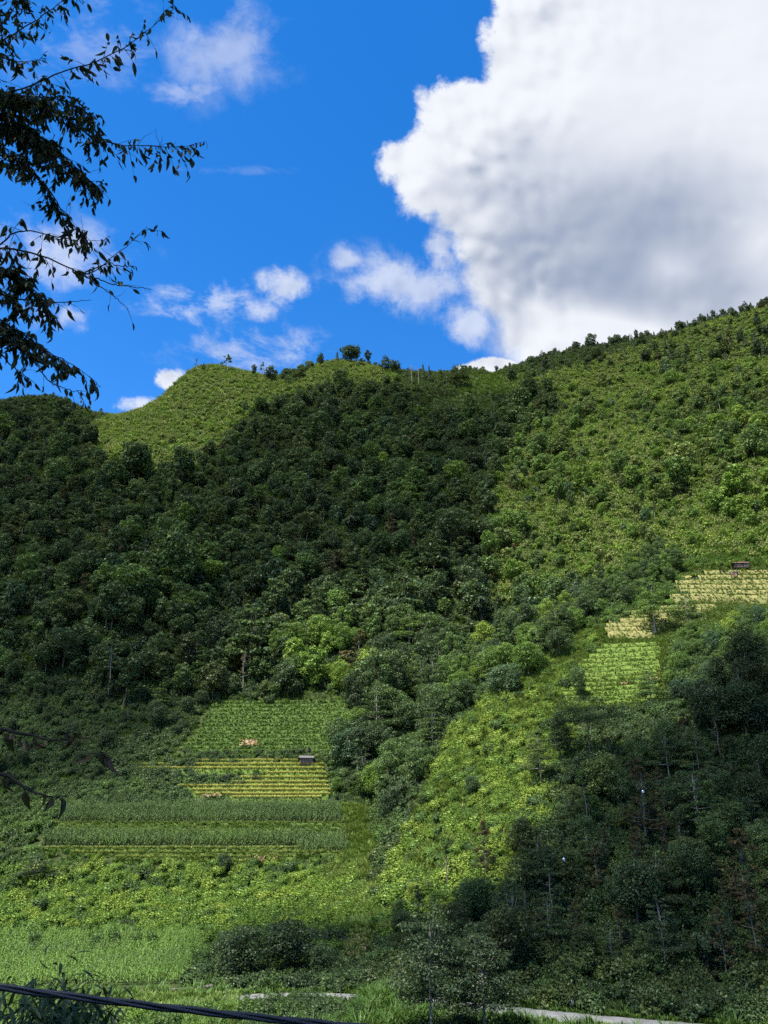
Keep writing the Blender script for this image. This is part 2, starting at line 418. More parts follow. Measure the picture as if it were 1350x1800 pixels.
def bark_material(name, a, b):
    m, nt, bs = mat_new(name)
    tc = nt.nodes.new('ShaderNodeTexCoord'); mp = nt.nodes.new('ShaderNodeMapping'); mp.inputs['Scale'].default_value = (6, 6, 1.4)
    nt.links.new(tc.outputs['Object'], mp.inputs[0])
    n = xnoise(nt, X(nt, mp.outputs[0]), 1.5, 5, 0.65)
    c = xmix(nt, n.smooth(0.3, 0.7), a, b); nt.links.new(c.k, bs.inputs['Base Color'])
    bs.inputs['Roughness'].default_value = 0.9; bs.inputs['Specular IOR Level'].default_value = 0.15
    bp = nt.nodes.new('ShaderNodeBump'); bp.inputs['Distance'].default_value = 0.03; nt.links.new(n.k, bp.inputs['Height']); nt.links.new(bp.outputs[0], bs.inputs['Normal'])
    return m
M_BARK = bark_material('bark', (0.050, 0.040, 0.030), (0.13, 0.11, 0.085))
M_GREYBARK = bark_material('grey_bark', (0.085, 0.075, 0.062), (0.20, 0.185, 0.155))
M_PALEBARK = bark_material('pale_bark', (0.14, 0.13, 0.11), (0.31, 0.295, 0.255))

# ------------------------------------------------------------------ plant geometry (numpy)
def unit(v): return v / np.maximum(np.linalg.norm(v, axis=-1, keepdims=True), 1e-9)
def leaf_quads(C, N, L, Wd, rng, droop=None):
    """folded diamond leaves: centres C, normals N, length L, width Wd"""
    n = len(C); N = unit(N)
    r = unit(rng.normal(size=(n, 3)))
    if droop is not None: r = unit(r + droop)
    T = unit(r - (r * N).sum(1, keepdims=True) * N); B = np.cross(N, T)
    L = np.broadcast_to(L, (n,))[:, None]; Wd = np.broadcast_to(Wd, (n,))[:, None]
    a = C - T * L * .5; b = C + B * Wd * .5 - N * Wd * .14; c = C + T * L * .5 - N * L * .10; d = C - B * Wd * .5 - N * Wd * .14
    V = np.stack([a, b, c, d], 1).reshape(-1, 3)
    F = np.arange(4 * n).reshape(n, 4)
    return V, F
def tube(path, rad, sides=6):
    path = np.asarray(path, float); n = len(path); rad = np.broadcast_to(np.asarray(rad, float), (n,))
    t = np.gradient(path, axis=0); t = unit(t)
    ref = np.array([0.31, 0.95, 0.05]) if abs(t[0, 2]) > 0.6 else np.array([0.1, 0.05, 1.0])
    u = unit(np.cross(t, ref)); w = np.cross(t, u)
    an = np.arange(sides) * 2 * pi / sides
    V = path[:, None] + rad[:, None, None] * (np.cos(an)[None, :, None] * u[:, None] + np.sin(an)[None, :, None] * w[:, None])
    V = V.reshape(-1, 3)
    i = np.arange(n - 1)[:, None] * sides; j = np.arange(sides)[None]; k = (j + 1) % sides
    F = np.stack([i + j, i + k, i + sides + k, i + sides + j], -1).reshape(-1, 4)
    return V, F
class MB:
    def __init__(s): s.V, s.F, s.n = [], [], 0
    def add(s, V, F):
        s.V.append(np.asarray(V, float)); s.F.append(np.asarray(F) + s.n); s.n += len(V); return s
    def box(s, c, d, rz=0.0, taper=1.0):
        x, y, z = np.array(d) / 2.0
        P = np.array([(-x, -y, -z), (x, -y, -z), (x, y, -z), (-x, y, -z), (-x * taper, -y * taper, z), (x * taper, -y * taper, z), (x * taper, y * taper, z), (-x * taper, y * taper, z)])
        if rz: P[:, :2] = P[:, :2] @ np.array([(cos(rz), sin(rz)), (-sin(rz), cos(rz))])
        return s.add(P + np.array(c), [(0, 3, 2, 1), (4, 5, 6, 7), (0, 1, 5, 4), (1, 2, 6, 5), (2, 3, 7, 6), (3, 0, 4, 7)])
    def mesh(s, name, mat, smooth=False): return new_mesh(name, np.concatenate(s.V), np.concatenate(s.F), mat, smooth)
def bezier(a, b, c, n):
    t = np.linspace(0, 1, n)[:, None]
    return (1 - t) ** 2 * a + 2 * t * (1 - t) * b + t ** 2 * c

def lobes_to_leaves(lobes, nleaf, L, rng, upbias=0.35, aspect=0.55, shell=0.62, mess=.58):
    """lobes: (x,y,z,rx,rz)"""
    lobes = np.array(lobes); w = lobes[:, 3] ** 1.6 * lobes[:, 4] ** 0.6; w /= w.sum()
    k = rng.choice(len(lobes), nleaf, p=w); lb = lobes[k]
    d = unit(rng.normal(size=(nleaf, 3)) + np.array([0, 0, 0.25]))
    rr = shell + (1 - shell) * rng.random((nleaf, 1)) ** 0.7 + rng.normal(size=(nleaf, 1)) * 0.06
    C = lb[:, :3] + d * rr * np.stack([lb[:, 3], lb[:, 3], lb[:, 4]], 1)
    N = d * np.stack([1 / lb[:, 3], 1 / lb[:, 3], 1 / lb[:, 4]], 1); N = unit(N)
    N = N + rng.normal(size=(nleaf, 3)) * mess + np.array([0, 0, upbias])
    Ls = L * (0.65 + 0.7 * rng.random(nleaf))
    return leaf_quads(C, N, Ls, Ls * aspect, rng)

def trunk_and_limbs(h, r0, tips, rng, bend=0.05, fork=0.4, sides=6, top=0.85):
    mb = MB()
    n = 7; zz = np.linspace(-0.6, h * top, n)
    wob = np.cumsum(rng.normal(size=(n, 2)) * bend * h / n, 0); wob -= wob[0]
    P = np.column_stack([wob, zz]); rad = r0 * (1 - 0.82 * np.linspace(0, 1, n)); rad[0] *= 1.35
    mb.add(*tube(P, rad, sides))
    for t in tips:
        f = np.clip(fork + rng.random() * 0.35, 0, .95)
        za = min(max(h * top * f, h * 0.12), t[2] * 0.92)
        a = np.array([np.interp(za, zz, P[:, 0]), np.interp(za, zz, P[:, 1]), za])
        mid = (a + t) / 2 + np.array([0, 0, -0.08 * h]) * rng.random() + np.array([(t[0] - a[0]) * .15, (t[1] - a[1]) * .15, 0])
        ra = np.interp(za, zz, rad) * 0.5
        mb.add(*tube(bezier(a, mid, np.array(t), 4), np.linspace(ra, ra * 0.25, 4), 4))
    return mb

def broad_tree(seed, h=9.0, cr=3.2, nleaf=2000, L=0.5, nl=14, base=0.32, sides=6, upb=.35):
    rng = np.random.default_rng(seed); lobes = []
    cz = h * (1 + base) / 2; rz = h * (1 - base) / 2
    for i in range(nl):
        a = i * 2.399 + rng.random() * .8; q = (i + .5) / nl
        zz = cz + rz * (1.62 * q - 0.95) * 0.92
        prof = np.sqrt(max(0.05, 1 - ((zz - cz) / rz * 0.92) ** 2))
        rad = cr * prof * (0.45 + 0.3 * rng.random()); rl = cr * (0.30 + 0.22 * rng.random())
        lobes.append((cos(a) * rad, sin(a) * rad, zz, rl, rl * (0.62 + 0.25 * rng.random())))
    lobes.append((0, 0, h - cr * .34, cr * .36, cr * .32))
    V, F = lobes_to_leaves(lobes, nleaf, L, rng, upb)
    tips = [np.array(l[:3]) for l in lobes[::2]]
    return (V, F), trunk_and_limbs(h, 0.017 * h + .03, tips, rng, sides=sides)
def tier_tree(seed, h=11.0, cr=3.8, nleaf=2500, L=0.4, ntier=5, base=0.4, flat=0.2, sides=6, top_r=0.35):
    """a trunk with spreading flat tiers of foliage"""
    rng = np.random.default_rng(seed); lobes = []; tips = []
    for i in range(ntier):
        q = i / max(1, ntier - 1); z = h * (base + (0.97 - base) * q)
        R_ = cr * (1 - (1 - top_r) * q ** 1.3) * (0.85 + .3 * rng.random()); m = 5 + int(R_ * 1.2)
        for j in range(m):
            a = 2 * pi * j / m + rng.random() * .9; rr = R_ * (0.35 + 0.5 * rng.random()); rl = R_ * (0.28 + .2 * rng.random())
            lobes.append((cos(a) * rr, sin(a) * rr, z + rng.normal() * h * .025 - rr * .06, rl, max(.18, rl * flat * (1 + rng.random()))))
            if j % 2 == 0: tips.append(np.array(lobes[-1][:3]))
    V, F = lobes_to_leaves(lobes, nleaf, L, rng, 0.6, 0.5, 0.45)
    return (V, F), trunk_and_limbs(h, 0.014 * h + .03, tips, rng, 0.04, 0.6, sides)
def sparse_tree(seed, h=14.0, cr=2.8, nleaf=1500, L=0.35, base=0.5, nl=16, bend=.08, sides=6):
    """a tall thin tree with an open crown of small separate sprays"""
    rng = np.random.default_rng(seed); lobes = []
    for i in range(nl):
        a = rng.random() * 2 * pi; z = h * (base + (1 - base) * rng.random()); q = (z / h - base) / (1 - base)
        rr = cr * (0.25 + .75 * rng.random()) * (1 - .6 * q); rl = cr * (.14 + .16 * rng.random())
        lobes.append((cos(a) * rr, sin(a) * rr, z, rl, rl * .6))
    lobes.append((0, 0, h, cr * .2, cr * .2))
    V, F = lobes_to_leaves(lobes, nleaf, L, rng, 0.3, 0.5, 0.2)
    return (V, F), trunk_and_limbs(h, 0.010 * h + .03, [np.array(l[:3]) for l in lobes], rng, bend, .55, sides, 0.95)
def conifer(seed, h=9.0, cr=1.5, nleaf=1400, L=0.5):
    rng = np.random.default_rng(seed)
    q = rng.random(nleaf) ** 0.75; z = h * (0.12 + 0.88 * (1 - q)); rr = cr * (0.15 + .95 * q) * (.7 + .45 * rng.random(nleaf)) * (0.85 + 0.25 * np.sin(z * 5.0))
    a = rng.random(nleaf) * 2 * pi
    C = np.stack([np.cos(a) * rr, np.sin(a) * rr, z], 1); out = np.stack([np.cos(a), np.sin(a), np.full(nleaf, .5)], 1)
    Ls = L * (.6 + .7 * rng.random(nleaf))
    V, F = leaf_quads(C, out + rng.normal(size=(nleaf, 3)) * .35, Ls, Ls * .42, rng)
    return (V, F), trunk_and_limbs(h, 0.014 * h + .03, [], rng, .015, .5, 5, .96)
def plume_clump(seed, h=8.0, cr=2.6, nleaf=2000, L=0.55, nst=16):
    """bamboo-like: arching culms with drooping leaves"""
    rng = np.random.default_rng(seed); mb = MB(); C = []; N = []
    for i in range(nst):
        a = rng.random() * 2 * pi; b = np.array([cos(a), sin(a), 0]); hh = h * (.65 + .35 * rng.random()); out = cr * (.5 + .6 * rng.random())
        P = bezier(b * .35 * rng.random() + np.array([0, 0, -.3]), b * out * .25 + np.array([0, 0, hh * 1.05]), b * out + np.array([0, 0, hh * .82]), 9)
        mb.add(*tube(P, np.linspace(.06, .015, 9), 4))
        m = nleaf // nst; t = (0.3 + .7 * rng.random(m)) * 8; k = np.minimum(t.astype(int), 7); f = (t - k)[:, None]
        C.append(P[k] * (1 - f) + P[k + 1] * f + rng.normal(size=(m, 3)) * np.array([.32, .32, .26]) * (h / 8)); N.append(np.tile(b * .6 + np.array([0, 0, .6]), (m, 1)))
    C = np.concatenate(C); N = np.concatenate(N) + rng.normal(size=C.shape) * .4
    Ls = L * (.6 + .7 * rng.random(len(C)))
    return leaf_quads(C, N, Ls, Ls * .3, rng, np.array([0, 0, -.9])), mb
def mound(seed, r=1.6, h=1.5, nleaf=500, L=.3, nl=7, aspect=.7):
    """a low rounded shrub or a heap of climbing vine"""
    rng = np.random.default_rng(seed); lobes = []
    for i in range(nl):
        a = i * 2.399 + rng.random(); rr = r * .72 * np.sqrt((i + .3) / nl); rl = r * (.3 + .25 * rng.random())
        lobes.append((cos(a) * rr, sin(a) * rr, h * (.28 + .42 * rng.random()) * (1 - .4 * rr / r), rl, rl * (.65 + .3 * rng.random())))
    V, F = lobes_to_leaves(lobes, nleaf, L, rng, .45, aspect, .42, .75)
    shoots = []                                                   # loose sprays that break the outline
    for i in range(9):
        a = rng.random() * 6.28; q = rng.random() ** .5 * r; b0 = np.array([cos(a) * q * .7, sin(a) * q * .7, h * .35]); b1 = b0 + np.array([cos(a) * .35, sin(a) * .35, .5 + .7 * rng.random()]) * h * .6; t_ = rng.random((nleaf // 26, 1)); shoots.append(b0 * (1 - t_) + b1 * t_ + rng.normal(size=(len(t_), 3)) * r * .09)
    C_ = np.concatenate(shoots); V2, F2 = leaf_quads(C_, rng.normal(size=C_.shape) * .7 + np.array([0, 0, .6]), L * (.6 + .7 * rng.random(len(C_))), L * .5, rng); F = np.concatenate([F, F2 + len(V)]); V = np.concatenate([V, V2])
    V[:, 2] = np.maximum(V[:, 2], -0.25)
    mb = MB()
    for i in range(5):
        a = rng.random() * 6.28; mb.add(*tube([(0, 0, -.3), (cos(a) * r * .15, sin(a) * r * .15, h * .3), (cos(a) * r * .4, sin(a) * r * .4, h * .65)], [.04, .03, .012], 4))
    return (V, F), mb
def grass_tuft(seed, n=26, h=.7, spread=.35, w=.05):
    rng = np.random.default_rng(seed); Vs, Fs, k = [], [], 0
    for i in range(n):
        a = rng.random() * 6.28; b = np.array([cos(a), sin(a), 0]); s = np.array([-b[1], b[0], 0]) * w * (.6 + .8 * rng.random())
        p0 = b * spread * .5 * rng.random(); hh = h * (.55 + .6 * rng.random()); p1 = p0 + b * spread * .35 + np.array([0, 0, hh * .65]); p2 = p0 + b * spread * (.9 + .6 * rng.random()) + np.array([0, 0, hh * (.75 + .3 * rng.random())])
        Vs += [p0 - s, p0 + s, p1 + s, p1 - s, p2 + s * .2, p2 - s * .2]; Fs += [(k, k + 1, k + 2, k + 3), (k + 3, k + 2, k + 4, k + 5)]; k += 6
    V = np.array(Vs); V[:, 2] -= .05
    return V, np.array(Fs)
def corn_plant(seed, h=2.1, nl=9):
    rng = np.random.default_rng(seed); Vs, Fs, k = [], [], 0
    def strip(P, W, side):
        nonlocal k
        for i, (p, w) in enumerate(zip(P, W)): Vs.extend([p - side * w, p + side * w])
        for i in range(len(P) - 1): Fs.append((k + 2 * i, k + 2 * i + 1, k + 2 * i + 3, k + 2 * i + 2))
        k += 2 * len(P)
    for s in (np.array([1, 0, 0]), np.array([0, 1, 0])): strip([np.array([0, 0, -.1]), np.array([0, 0, h])], [.025, .015], s)
    a0 = rng.random() * 6.28
    for i in range(nl):
        a = a0 + (i % 2) * pi + rng.normal() * .5; b = np.array([cos(a), sin(a), 0]); z = h * (.15 + .75 * i / nl); L = .75 * (.8 + .4 * rng.random())
        P = bezier(np.array([0, 0, z]), b * L * .45 + np.array([0, 0, z + .45]), b * L + np.array([0, 0, z - .05 - .2 * rng.random()]), 4)
        strip(P, [.03, .055, .045, .004], np.array([-b[1], b[0], 0.25 * rng.normal()]))
    for i in range(3):
        a = rng.random() * 6.28; strip([np.array([0, 0, h]), np.array([cos(a) * .12, sin(a) * .12, h + .3])], [.02, .012], np.array([-sin(a), cos(a), 0]))
    return np.array(Vs), np.array(Fs)

# ------------------------------------------------------------------ plant kinds: shared meshes
class Kind: pass
KINDS = {}
def kind(name, parts, leafmat=None, bark=None, h=1.0):
    k = Kind(); k.h = h
    lf, tr = parts
    k.crown = new_mesh('crown', *lf, leafmat or M_LEAF)
    k.trunk = tr.mesh('trunk', bark or M_BARK, True) if tr is not None else None
    k.name = name; KINDS[name] = k
    return k
for i in range(4):
    kind(f'broad{i}', broad_tree(100 + i, 9, 3.1 + .3 * (i % 2), 2200, .52, 12 + 2 * i, .25 + .06 * i), h=9)
for i in range(2):
    kind(f'tall{i}', broad_tree(120 + i, 13, 2.9, 1700, .60, 15, .38), h=13)
    kind(f'tier{i}', tier_tree(130 + i, 10, 3.6, 1700, .55, 4 + i), h=10)
    kind(f'plume{i}', plume_clump(140 + i, 7, 2.5, 1500, .8), h=7)
    kind(f'pine{i}', conifer(150 + i, 9, 1.35 + .3 * i, 900, .6), h=9)
    kind(f'sparse{i}', sparse_tree(160 + i, 12, 2.6, 700, .55), bark=M_PALEBARK, h=12)
kind('blue0', broad_tree(170, 8, 3.3, 1700, .6, 14, .15), M_BLUELEAF, h=8)
kind('brown0', sparse_tree(171, 9, 2.8, 1300, .45, .2, 22), M_BROWNLEAF, h=9)
# finer crowns for what stands within about 200 m
for i in range(3):
    kind(f'nbroad{i}', broad_tree(200 + i, 9, 3.3, 6500, .30, 18, .22 + .06 * i, 8), h=9)
for i in range(2):
    kind(f'ntier{i}', tier_tree(210 + i, 11, 3.9, 6500, .27, 5 + i, .38, .2, 8), bark=M_PALEBARK, h=11)
    kind(f'nsparse{i}', sparse_tree(220 + i, 14, 2.8, 3200, .26, .42, 24, .1, 8), bark=M_GREYBARK, h=14)
    kind(f'ntall{i}', broad_tree(230 + i, 13, 3.0, 6500, .31, 18, .36, 8), h=13)
kind('nblue0', broad_tree(240, 9, 3.8, 7500, .34, 20, .08, 8), M_BLUELEAF, h=9)
kind('nplume0', plume_clump(241, 7, 2.7, 5000, .45, 26), h=7)
kind('nbrown0', sparse_tree(242, 11, 2.8, 5200, .24, .25, 34, .08, 8), M_BROWNLEAF, M_GREYBARK, h=11)
kind('numbrella0', tier_tree(243, 11, 5.2, 6000, .27, 3, .72, .16, 8, .75), h=11)
kind('lonetier0', tier_tree(250, 11, 4.3, 11000, .25, 6, .36, .30, 8, .45), M_LEAF, M_PALEBARK, h=11)
kind('nbare0', sparse_tree(244, 11, 2.2, 500, .26, .4, 22, .1, 8), M_BROWNLEAF, M_PALEBARK, h=11)
for i in range(3):
    kind(f'mound{i}', mound(300 + i, 1.6, 2.2, 380, .48, 6 - i), h=2.2)
    kind(f'nmound{i}', mound(310 + i, 1.7, 2.0 + .3 * i, 1250, .29, 9 - 2 * i), h=2.1)
def alias(name, src, leafmat):
    k0_ = KINDS[src]; k = Kind(); k.h = k0_.h; k.trunk = k0_.trunk; k.crown = k0_.crown.copy(); k.crown.materials[0] = leafmat; k.name = name; KINDS[name] = k
for src in ('broad0', 'broad2', 'plume0', 'plume1', 'tall0', 'mound0', 'mound1', 'mound2', 'nbroad1', 'nbroad2', 'ntier0', 'ntall1', 'nmound0', 'nmound1'): alias('o' + src, src, M_OLIVE)
for i in range(2):
    kind(f'grass{i}', (grass_tuft(320 + i, 30, .8, .45, .035), None), M_GRASS, h=.8)
    kind(f'reed{i}', (grass_tuft(324 + i, 34, 1.7, .9, .05), None), M_GRASS, h=1.7)
    kind(f'rice{i}', (grass_tuft(328 + i, 22, .75, .35, .05), None), M_RICE, h=.75)
    kind(f'corn{i}', (corn_plant(332 + i), None), M_CORN, h=2.3)

# ------------------------------------------------------------------ individuals and masses
def plant_group(kd):
    """node group: this kind's meshes set on every point of the mesh it modifies"""
    g = bpy.data.node_groups.new('plants_on_points', 'GeometryNodeTree')
    g.interface.new_socket('Geometry', in_out='INPUT', socket_type='NodeSocketGeometry')
    g.interface.new_socket('Geometry', in_out='OUTPUT', socket_type='NodeSocketGeometry')
    nd = g.nodes; gi = nd.new('NodeGroupInput'); go = nd.new('NodeGroupOutput'); join = nd.new('GeometryNodeJoinGeometry')
    ix = nd.new('GeometryNodeInputNamedAttribute'); ix.data_type = 'INT'; ix.inputs[0].default_value = 'kind_index'
    ro = nd.new('GeometryNodeInputNamedAttribute'); ro.data_type = 'FLOAT_VECTOR'; ro.inputs[0].default_value = 'rot'
    sc = nd.new('GeometryNodeInputNamedAttribute'); sc.data_type = 'FLOAT_VECTOR'; sc.inputs[0].default_value = 'scl'
    for i, k in enumerate(kd):
        jo = nd.new('GeometryNodeJoinGeometry')
        for me in (k.crown, k.trunk):
            if me is None: continue
            po = bpy.data.objects.new('pattern', me)
            oi = nd.new('GeometryNodeObjectInfo'); oi.inputs['Object'].default_value = po
            g.links.new(oi.outputs['Geometry'], jo.inputs[0])
        cmp_ = nd.new('FunctionNodeCompare'); cmp_.data_type = 'INT'; cmp_.operation = 'EQUAL'; cmp_.inputs[3].default_value = i
        g.links.new(ix.outputs[0], cmp_.inputs[2])
        ip = nd.new('GeometryNodeInstanceOnPoints')
        g.links.new(gi.outputs[0], ip.inputs['Points']); g.links.new(cmp_.outputs[0], ip.inputs['Selection'])
        g.links.new(jo.outputs[0], ip.inputs['Instance']); g.links.new(ro.outputs[0], ip.inputs['Rotation']); g.links.new(sc.outputs[0], ip.inputs['Scale'])
        g.links.new(ip.outputs[0], join.inputs[0])
    g.links.new(join.outputs[0], go.inputs[0])
    return g
def mass(name, P, kinds, idx, rot, scl, tint, parent=None):
    """one object of kind stuff: plants nobody could count"""
    P = np.asarray(P, float); n = len(P)
    if n == 0: return
    me = bpy.data.meshes.new(name); me.vertices.add(n); me.vertices.foreach_set('co', P.astype(np.float32).ravel())
    a = me.attributes.new('kind_index', 'INT', 'POINT'); a.data.foreach_set('value', np.asarray(idx, np.int32))
    a = me.attributes.new('rot', 'FLOAT_VECTOR', 'POINT'); a.data.foreach_set('vector', np.asarray(rot, np.float32).ravel())
    a = me.attributes.new('scl', 'FLOAT_VECTOR', 'POINT'); a.data.foreach_set('vector', np.asarray(scl, np.float32).ravel())
    a = me.attributes.new('tint', 'FLOAT', 'POINT'); a.data.foreach_set('value', np.asarray(tint, np.float32))
    o = obj(name, me, parent); o['kind'] = 'stuff'
    o.modifiers.new('plants', 'NODES').node_group = plant_group([KINDS[k] for k in kinds])
    return o
def individual(name, k, p, rz, s, tint, label, cat, group=None, tilt=(0, 0)):
    kd = KINDS[k]
    root = bpy.data.objects.new(name, None); COL.objects.link(root); root.empty_display_size = .3
    root.location = p; root.rotation_euler = (tilt[0], tilt[1], rz); root.scale = s if not np.isscalar(s) else (s, s, s)
    root['label'] = label; root['category'] = cat
    if group: root['group'] = group
    c = bpy.data.objects.new('crown', kd.crown); COL.objects.link(c); c.parent = root; c['tint'] = float(tint)
    if kd.trunk is not None:
        t = bpy.data.objects.new('trunk' if cat not in ('bush',) else 'stem', kd.trunk); COL.objects.link(t); t.parent = root
    return root
def inside(poly, x, y):
    """points in polygon"""
    poly = np.array(poly, float); r = np.zeros(np.shape(x), bool); j = len(poly) - 1
    for i in range(len(poly)):
        (xi, yi), (xj, yj) = poly[i], poly[j]
        c = ((yi > y) != (yj > y)) & (x < (xj - xi) * (y - yi) / (yj - yi + 1e-12) + xi); r ^= c; j = i
    return r
# ------------------------------------------------------------------ clouds overhead that shade the valley (they stand above the frame, between sun and hillside)
def cloud_material(through):
    m, nt, b = mat_new('cloud')
    nt.nodes.remove(b)
    d = nt.nodes.new('ShaderNodeBsdfDiffuse'); d.inputs[0].default_value = (0.9, 0.9, 0.9, 1)
    t = nt.nodes.new('ShaderNodeBsdfTranslucent'); t.inputs[0].default_value = (0.9, 0.9, 0.9, 1)
    mx = nt.nodes.new('ShaderNodeMixShader'); mx.inputs[0].default_value = 0.45
    tp = nt.nodes.new('ShaderNodeBsdfTransparent')
    m2 = nt.nodes.new('ShaderNodeMixShader'); m2.inputs[0].default_value = through     # thin: much of the sun gets through each puff
    nt.links.new(d.outputs[0], mx.inputs[1]); nt.links.new(t.outputs[0], mx.inputs[2])
    nt.links.new(mx.outputs[0], m2.inputs[1]); nt.links.new(tp.outputs[0], m2.inputs[2])
    nt.links.new(m2.outputs[0], nt.nodes['Material Output'].inputs[0])
    return m
M_CLOUD = cloud_material(0.89)
M_CLOUD_THICK = cloud_material(0.80)
def ico(sub):
    import bmesh
    bm = bmesh.new(); bmesh.ops.create_icosphere(bm, subdivisions=sub, radius=1.0)
    V = np.array([v.co[:] for v in bm.verts]); F = np.array([[v.index for v in f.verts] for f in bm.faces]); bm.free()
    return V, F
ICO_V, ICO_F = ico(2)
CLOUD_H = 760.0
def shade_cloud(poly, step, r, seed, extra=(), mat=None):
    """a flat-based cumulus whose shadow covers the given part of the hillside"""
    rng = np.random.default_rng(seed)
    poly = np.array(poly, float)
    x0, y0 = poly.min(0); x1, y1 = poly.max(0)
    qx, qy = np.meshgrid(np.arange(x0, x1, 5.0), np.arange(y0, y1, 5.0)); qx, qy = qx.ravel(), qy.ravel()
    k = inside(poly, qx, qy)
    P, ok = cast(qx[k], qy[k]); P = P[ok]
    if len(extra): P = np.concatenate([P, np.array(extra, float)])
    Q = P + SUN_DIR * ((CLOUD_H - P[:, 2:3]) / SUN_DIR[2])
    cells = {}
    for q in Q: cells.setdefault((int(math.floor(q[0] / step)), int(math.floor(q[1] / step))), q)
    mb = MB()
    n4 = ((0, 1), (1, 0), (0, -1), (-1, 0))
    for (i, j), q in cells.items():
        edge = sum((i + a, j + b) in cells for a, b in n4) < 4
        rim = sum((i + a, j + b) in cells for a in range(-2, 3) for b in range(-2, 3)) < 20
        if (edge and rng.random() < .55) or (rim and rng.random() < .25): continue
        rr = r * (0.62 + .25 * rng.random()) if edge else r * (1.0 + .5 * rng.random())
        c = np.array([(i + .5) * step, (j + .5) * step, CLOUD_H + rr * .45 + rng.random() * 8]) + rng.normal(size=3) * np.array([step * .2, step * .2, 2])
        D = 1 + .35 * (np.sin(ICO_V @ rng.normal(size=3) * 4 + rng.random() * 6) * .6 + np.sin(ICO_V @ rng.normal(size=3) * 8) * .4)
        V = ICO_V * D[:, None] * rr * np.array([1, 1, .75]) + c
        mb.add(V, ICO_F)
    o = obj('cloud', mb.mesh('cloud', mat or M_CLOUD, True)); o['kind'] = 'structure'
    return o
shade_cloud([(-260,640),(60,690),(140,700),(160,800),(205,838),(300,845),(400,790),(450,745),(520,712),(600,700),(690,688),(760,690),(830,694),(880,690),(930,672),(985,668),
             (935,740),(880,800),(846,880),(842,960),(800,1030),(745,1052),(690,1064),(600,1062),(520,1080),(462,1095),(446,1150),(440,1196),(385,1205),(345,1250),(292,1300),(236,1340),(120,1385),(40,1420),(-260,1440)], 11, 9, 1)
shade_cloud([(1330,1150),(1275,1225),(1210,1275),(1125,1310),(1050,1325),(1010,1350),(985,1410),(950,1490),(890,1570),(810,1605),(735,1630),(640,1630),(540,1640),(400,1625),(365,1660),(350,1720),
             (400,1745),(520,1740),(640,1742),(700,1760),(760,1799),(1000,1799),(1400,1799),(1460,1600),(1460,1300),(1460,1100)], 6.5, 5.2, 2,
            extra=[(x, y, -6) for x in range(-40, 50, 5) for y in range(-40, 66, 5)], mat=M_CLOUD_THICK)

# ------------------------------------------------------------------ terraced fields: each bench a piece with its own bank
def soil_grass_material(name, a, b, c, s=1.2):
    m, nt, bs = mat_new(name)
    tc = nt.nodes.new('ShaderNodeTexCoord'); p = X(nt, tc.outputs['Object'])
    n1 = xnoise(nt, p, 0.35 * s, 5, 0.6); n2 = xnoise(nt, p, 2.2 * s, 5, 0.7)
    k = xmix(nt, n1.smooth(0.35, 0.65), a, b); k = xmix(nt, n2.smooth(0.5, 0.75), k, c)
    nt.links.new(k.k, bs.inputs['Base Color']); bs.inputs['Roughness'].default_value = 0.95; bs.inputs['Specular IOR Level'].default_value = 0.1
    bp = nt.nodes.new('ShaderNodeBump'); bp.inputs['Strength'].default_value = .9; bp.inputs['Distance'].default_value = .15; nt.links.new(n2.k, bp.inputs['Height']); nt.links.new(bp.outputs[0], bs.inputs['Normal'])
    return m
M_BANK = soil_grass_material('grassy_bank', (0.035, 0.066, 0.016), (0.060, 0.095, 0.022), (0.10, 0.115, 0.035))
M_LIMEBANK = soil_grass_material('sunny_bank', (0.065, 0.110, 0.020), (0.095, 0.145, 0.028), (0.14, 0.155, 0.045))  # brighter copy of the grassy bank, full sun put into its colour
M_STRAW = soil_grass_material('stubble_bank', (0.125, 0.135, 0.045), (0.19, 0.17, 0.070), (0.08, 0.12, 0.030))
M_SOIL = soil_grass_material('bare_soil', (0.17, 0.105, 0.065), (0.25, 0.165, 0.105), (0.09, 0.085, 0.035), 2.0)
M_SLIP = soil_grass_material('landslip_soil', (0.24, 0.145, 0.105), (0.36, 0.25, 0.18), (0.11, 0.10, 0.045), 2.0)
